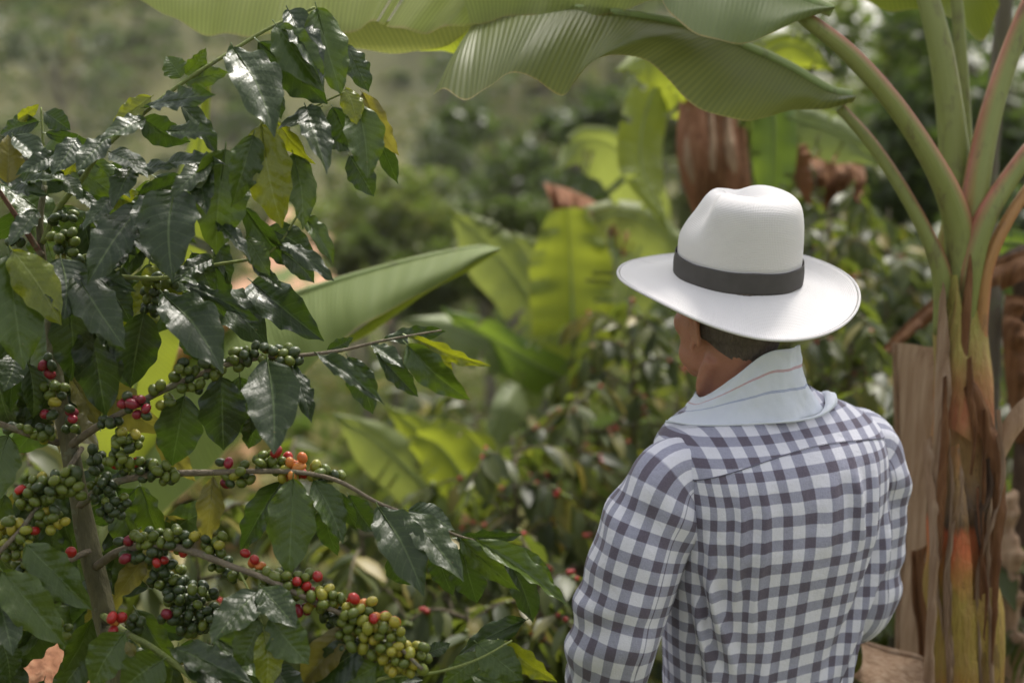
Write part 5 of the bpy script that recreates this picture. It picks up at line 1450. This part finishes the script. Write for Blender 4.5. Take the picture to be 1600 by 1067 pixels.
def brimz(th, t):
    # th 0 front, + to his right; slight droop, sides a little raised, back near side low
    s = math.sin(th); c_ = math.cos(th)
    z = -.030 * t + .016 * t * t
    z += .012 * (s * s) * t * t * (1 if s > 0 else .35)       # right side lifted
    z += -.020 * t ** 1.5 * math.exp(-((c_ - .9) / .55) ** 2) * (.6)       # front dips
    z += .030 * max(0, t - .72) ** 1.5 * (1.2 + .6 * s) 
    z += -.034 * t ** 1.6 * max(0, math.cos(th - R(-142))) ** 2
    z += .008 * t * t * max(0, math.cos(th - R(-50))) ** 2
    z += .0025 * noise.noise(Vector((s * 1.4, c_ * 1.4, t)))
    return z
# brim
V = []; UV = []; Fc = []; nr = 34; na = 180
for j in range(nr + 1):
    t = j / nr
    for i in range(na + 1):
        th = 2 * math.pi * i / na
        a = CA - .003 + (.199 - CA) * t; bb = CB - .003 + (.174 - CB) * t
        a *= 1 + (.03 * max(0, math.cos(th)) ** 6) * t
        V.append(Ht @ Vector((math.sin(th) * bb, math.cos(th) * a, brimz(th, t)))); UV.append((th * .15, t * .09))
for j in range(nr):
    for i in range(na): Fc.append((j * (na + 1) + i, (j + 1) * (na + 1) + i, (j + 1) * (na + 1) + i + 1, j * (na + 1) + i + 1))
o = madd('brim', V, Fc, M['straw'], UV, hat); s = o.modifiers.new('thickness', 'SOLIDIFY'); s.thickness = .0028; s.offset = 0
rim = [Ht @ Vector((math.sin(th) * .174, math.cos(th) * .199 * (1 + .03 * max(0, math.cos(th)) ** 6), brimz(th, 1))) for th in [2 * math.pi * i / 90 for i in range(91)]]
V, Fc, UV = tube(rim, [.0022] * 91, n=180, seg=8); madd('brim_edge', V, Fc, M['straw'], UV, hat)
V = []; UV = []; Fc = []; na = 144; nb2 = 10
for j in range(nb2 + 1):
    t = j / nb2; z = .001 + .034 * t
    for i in range(na + 1):
        th = 2 * math.pi * i / na
        k = 1 - .01 * (z / .035)
        e_ = .0036 + .0008 * math.sin(math.pi * t) + .0006 * noise.noise(Vector((math.sin(th) * 3, math.cos(th) * 3, t * 2)))
        V.append(Ht @ Vector((math.sin(th) * (CB * k + e_), math.cos(th) * (CA * k + e_), z + .0022 * noise.noise(Vector((math.sin(th) * 2, math.cos(th) * 2, 5))) + .002 * math.sin(th)))); UV.append((th * .1, z))
for j in range(nb2):
    for i in range(na): Fc.append((j * (na + 1) + i, j * (na + 1) + i + 1, (j + 1) * (na + 1) + i + 1, (j + 1) * (na + 1) + i))
o = madd('hat_band', V, Fc, M['ribbon'], UV, hat); s = o.modifiers.new('thickness', 'SOLIDIFY'); s.thickness = .0012; s.offset = 1

# ------------------------------------------------------------------ thin haze in the valley air
hv = [(x, y, z) for x in (-3800, 3800) for y in (-100, 4100) for z in (-75, 125)]
hf = [(0, 1, 3, 2), (4, 6, 7, 5), (0, 4, 5, 1), (2, 3, 7, 6), (0, 2, 6, 4), (1, 5, 7, 3)]
hm = bpy.data.materials.new('haze'); hm.use_nodes = True; hm.node_tree.nodes.clear()
ho = hm.node_tree.nodes.new('ShaderNodeOutputMaterial'); hp = hm.node_tree.nodes.new('ShaderNodeVolumePrincipled')
hp.inputs['Color'].default_value = (.93, .94, .90, 1); hp.inputs['Density'].default_value = .00025; hp.inputs['Anisotropy'].default_value = .2
hm.node_tree.links.new(hp.outputs[0], ho.inputs[1])
o = ob('haze', mk('haze', hv, hf, hm, None, False)); o['kind'] = 'stuff'; o['label'] = 'thin pale haze filling the valley air'
S.cycles.volume_bounces = 1
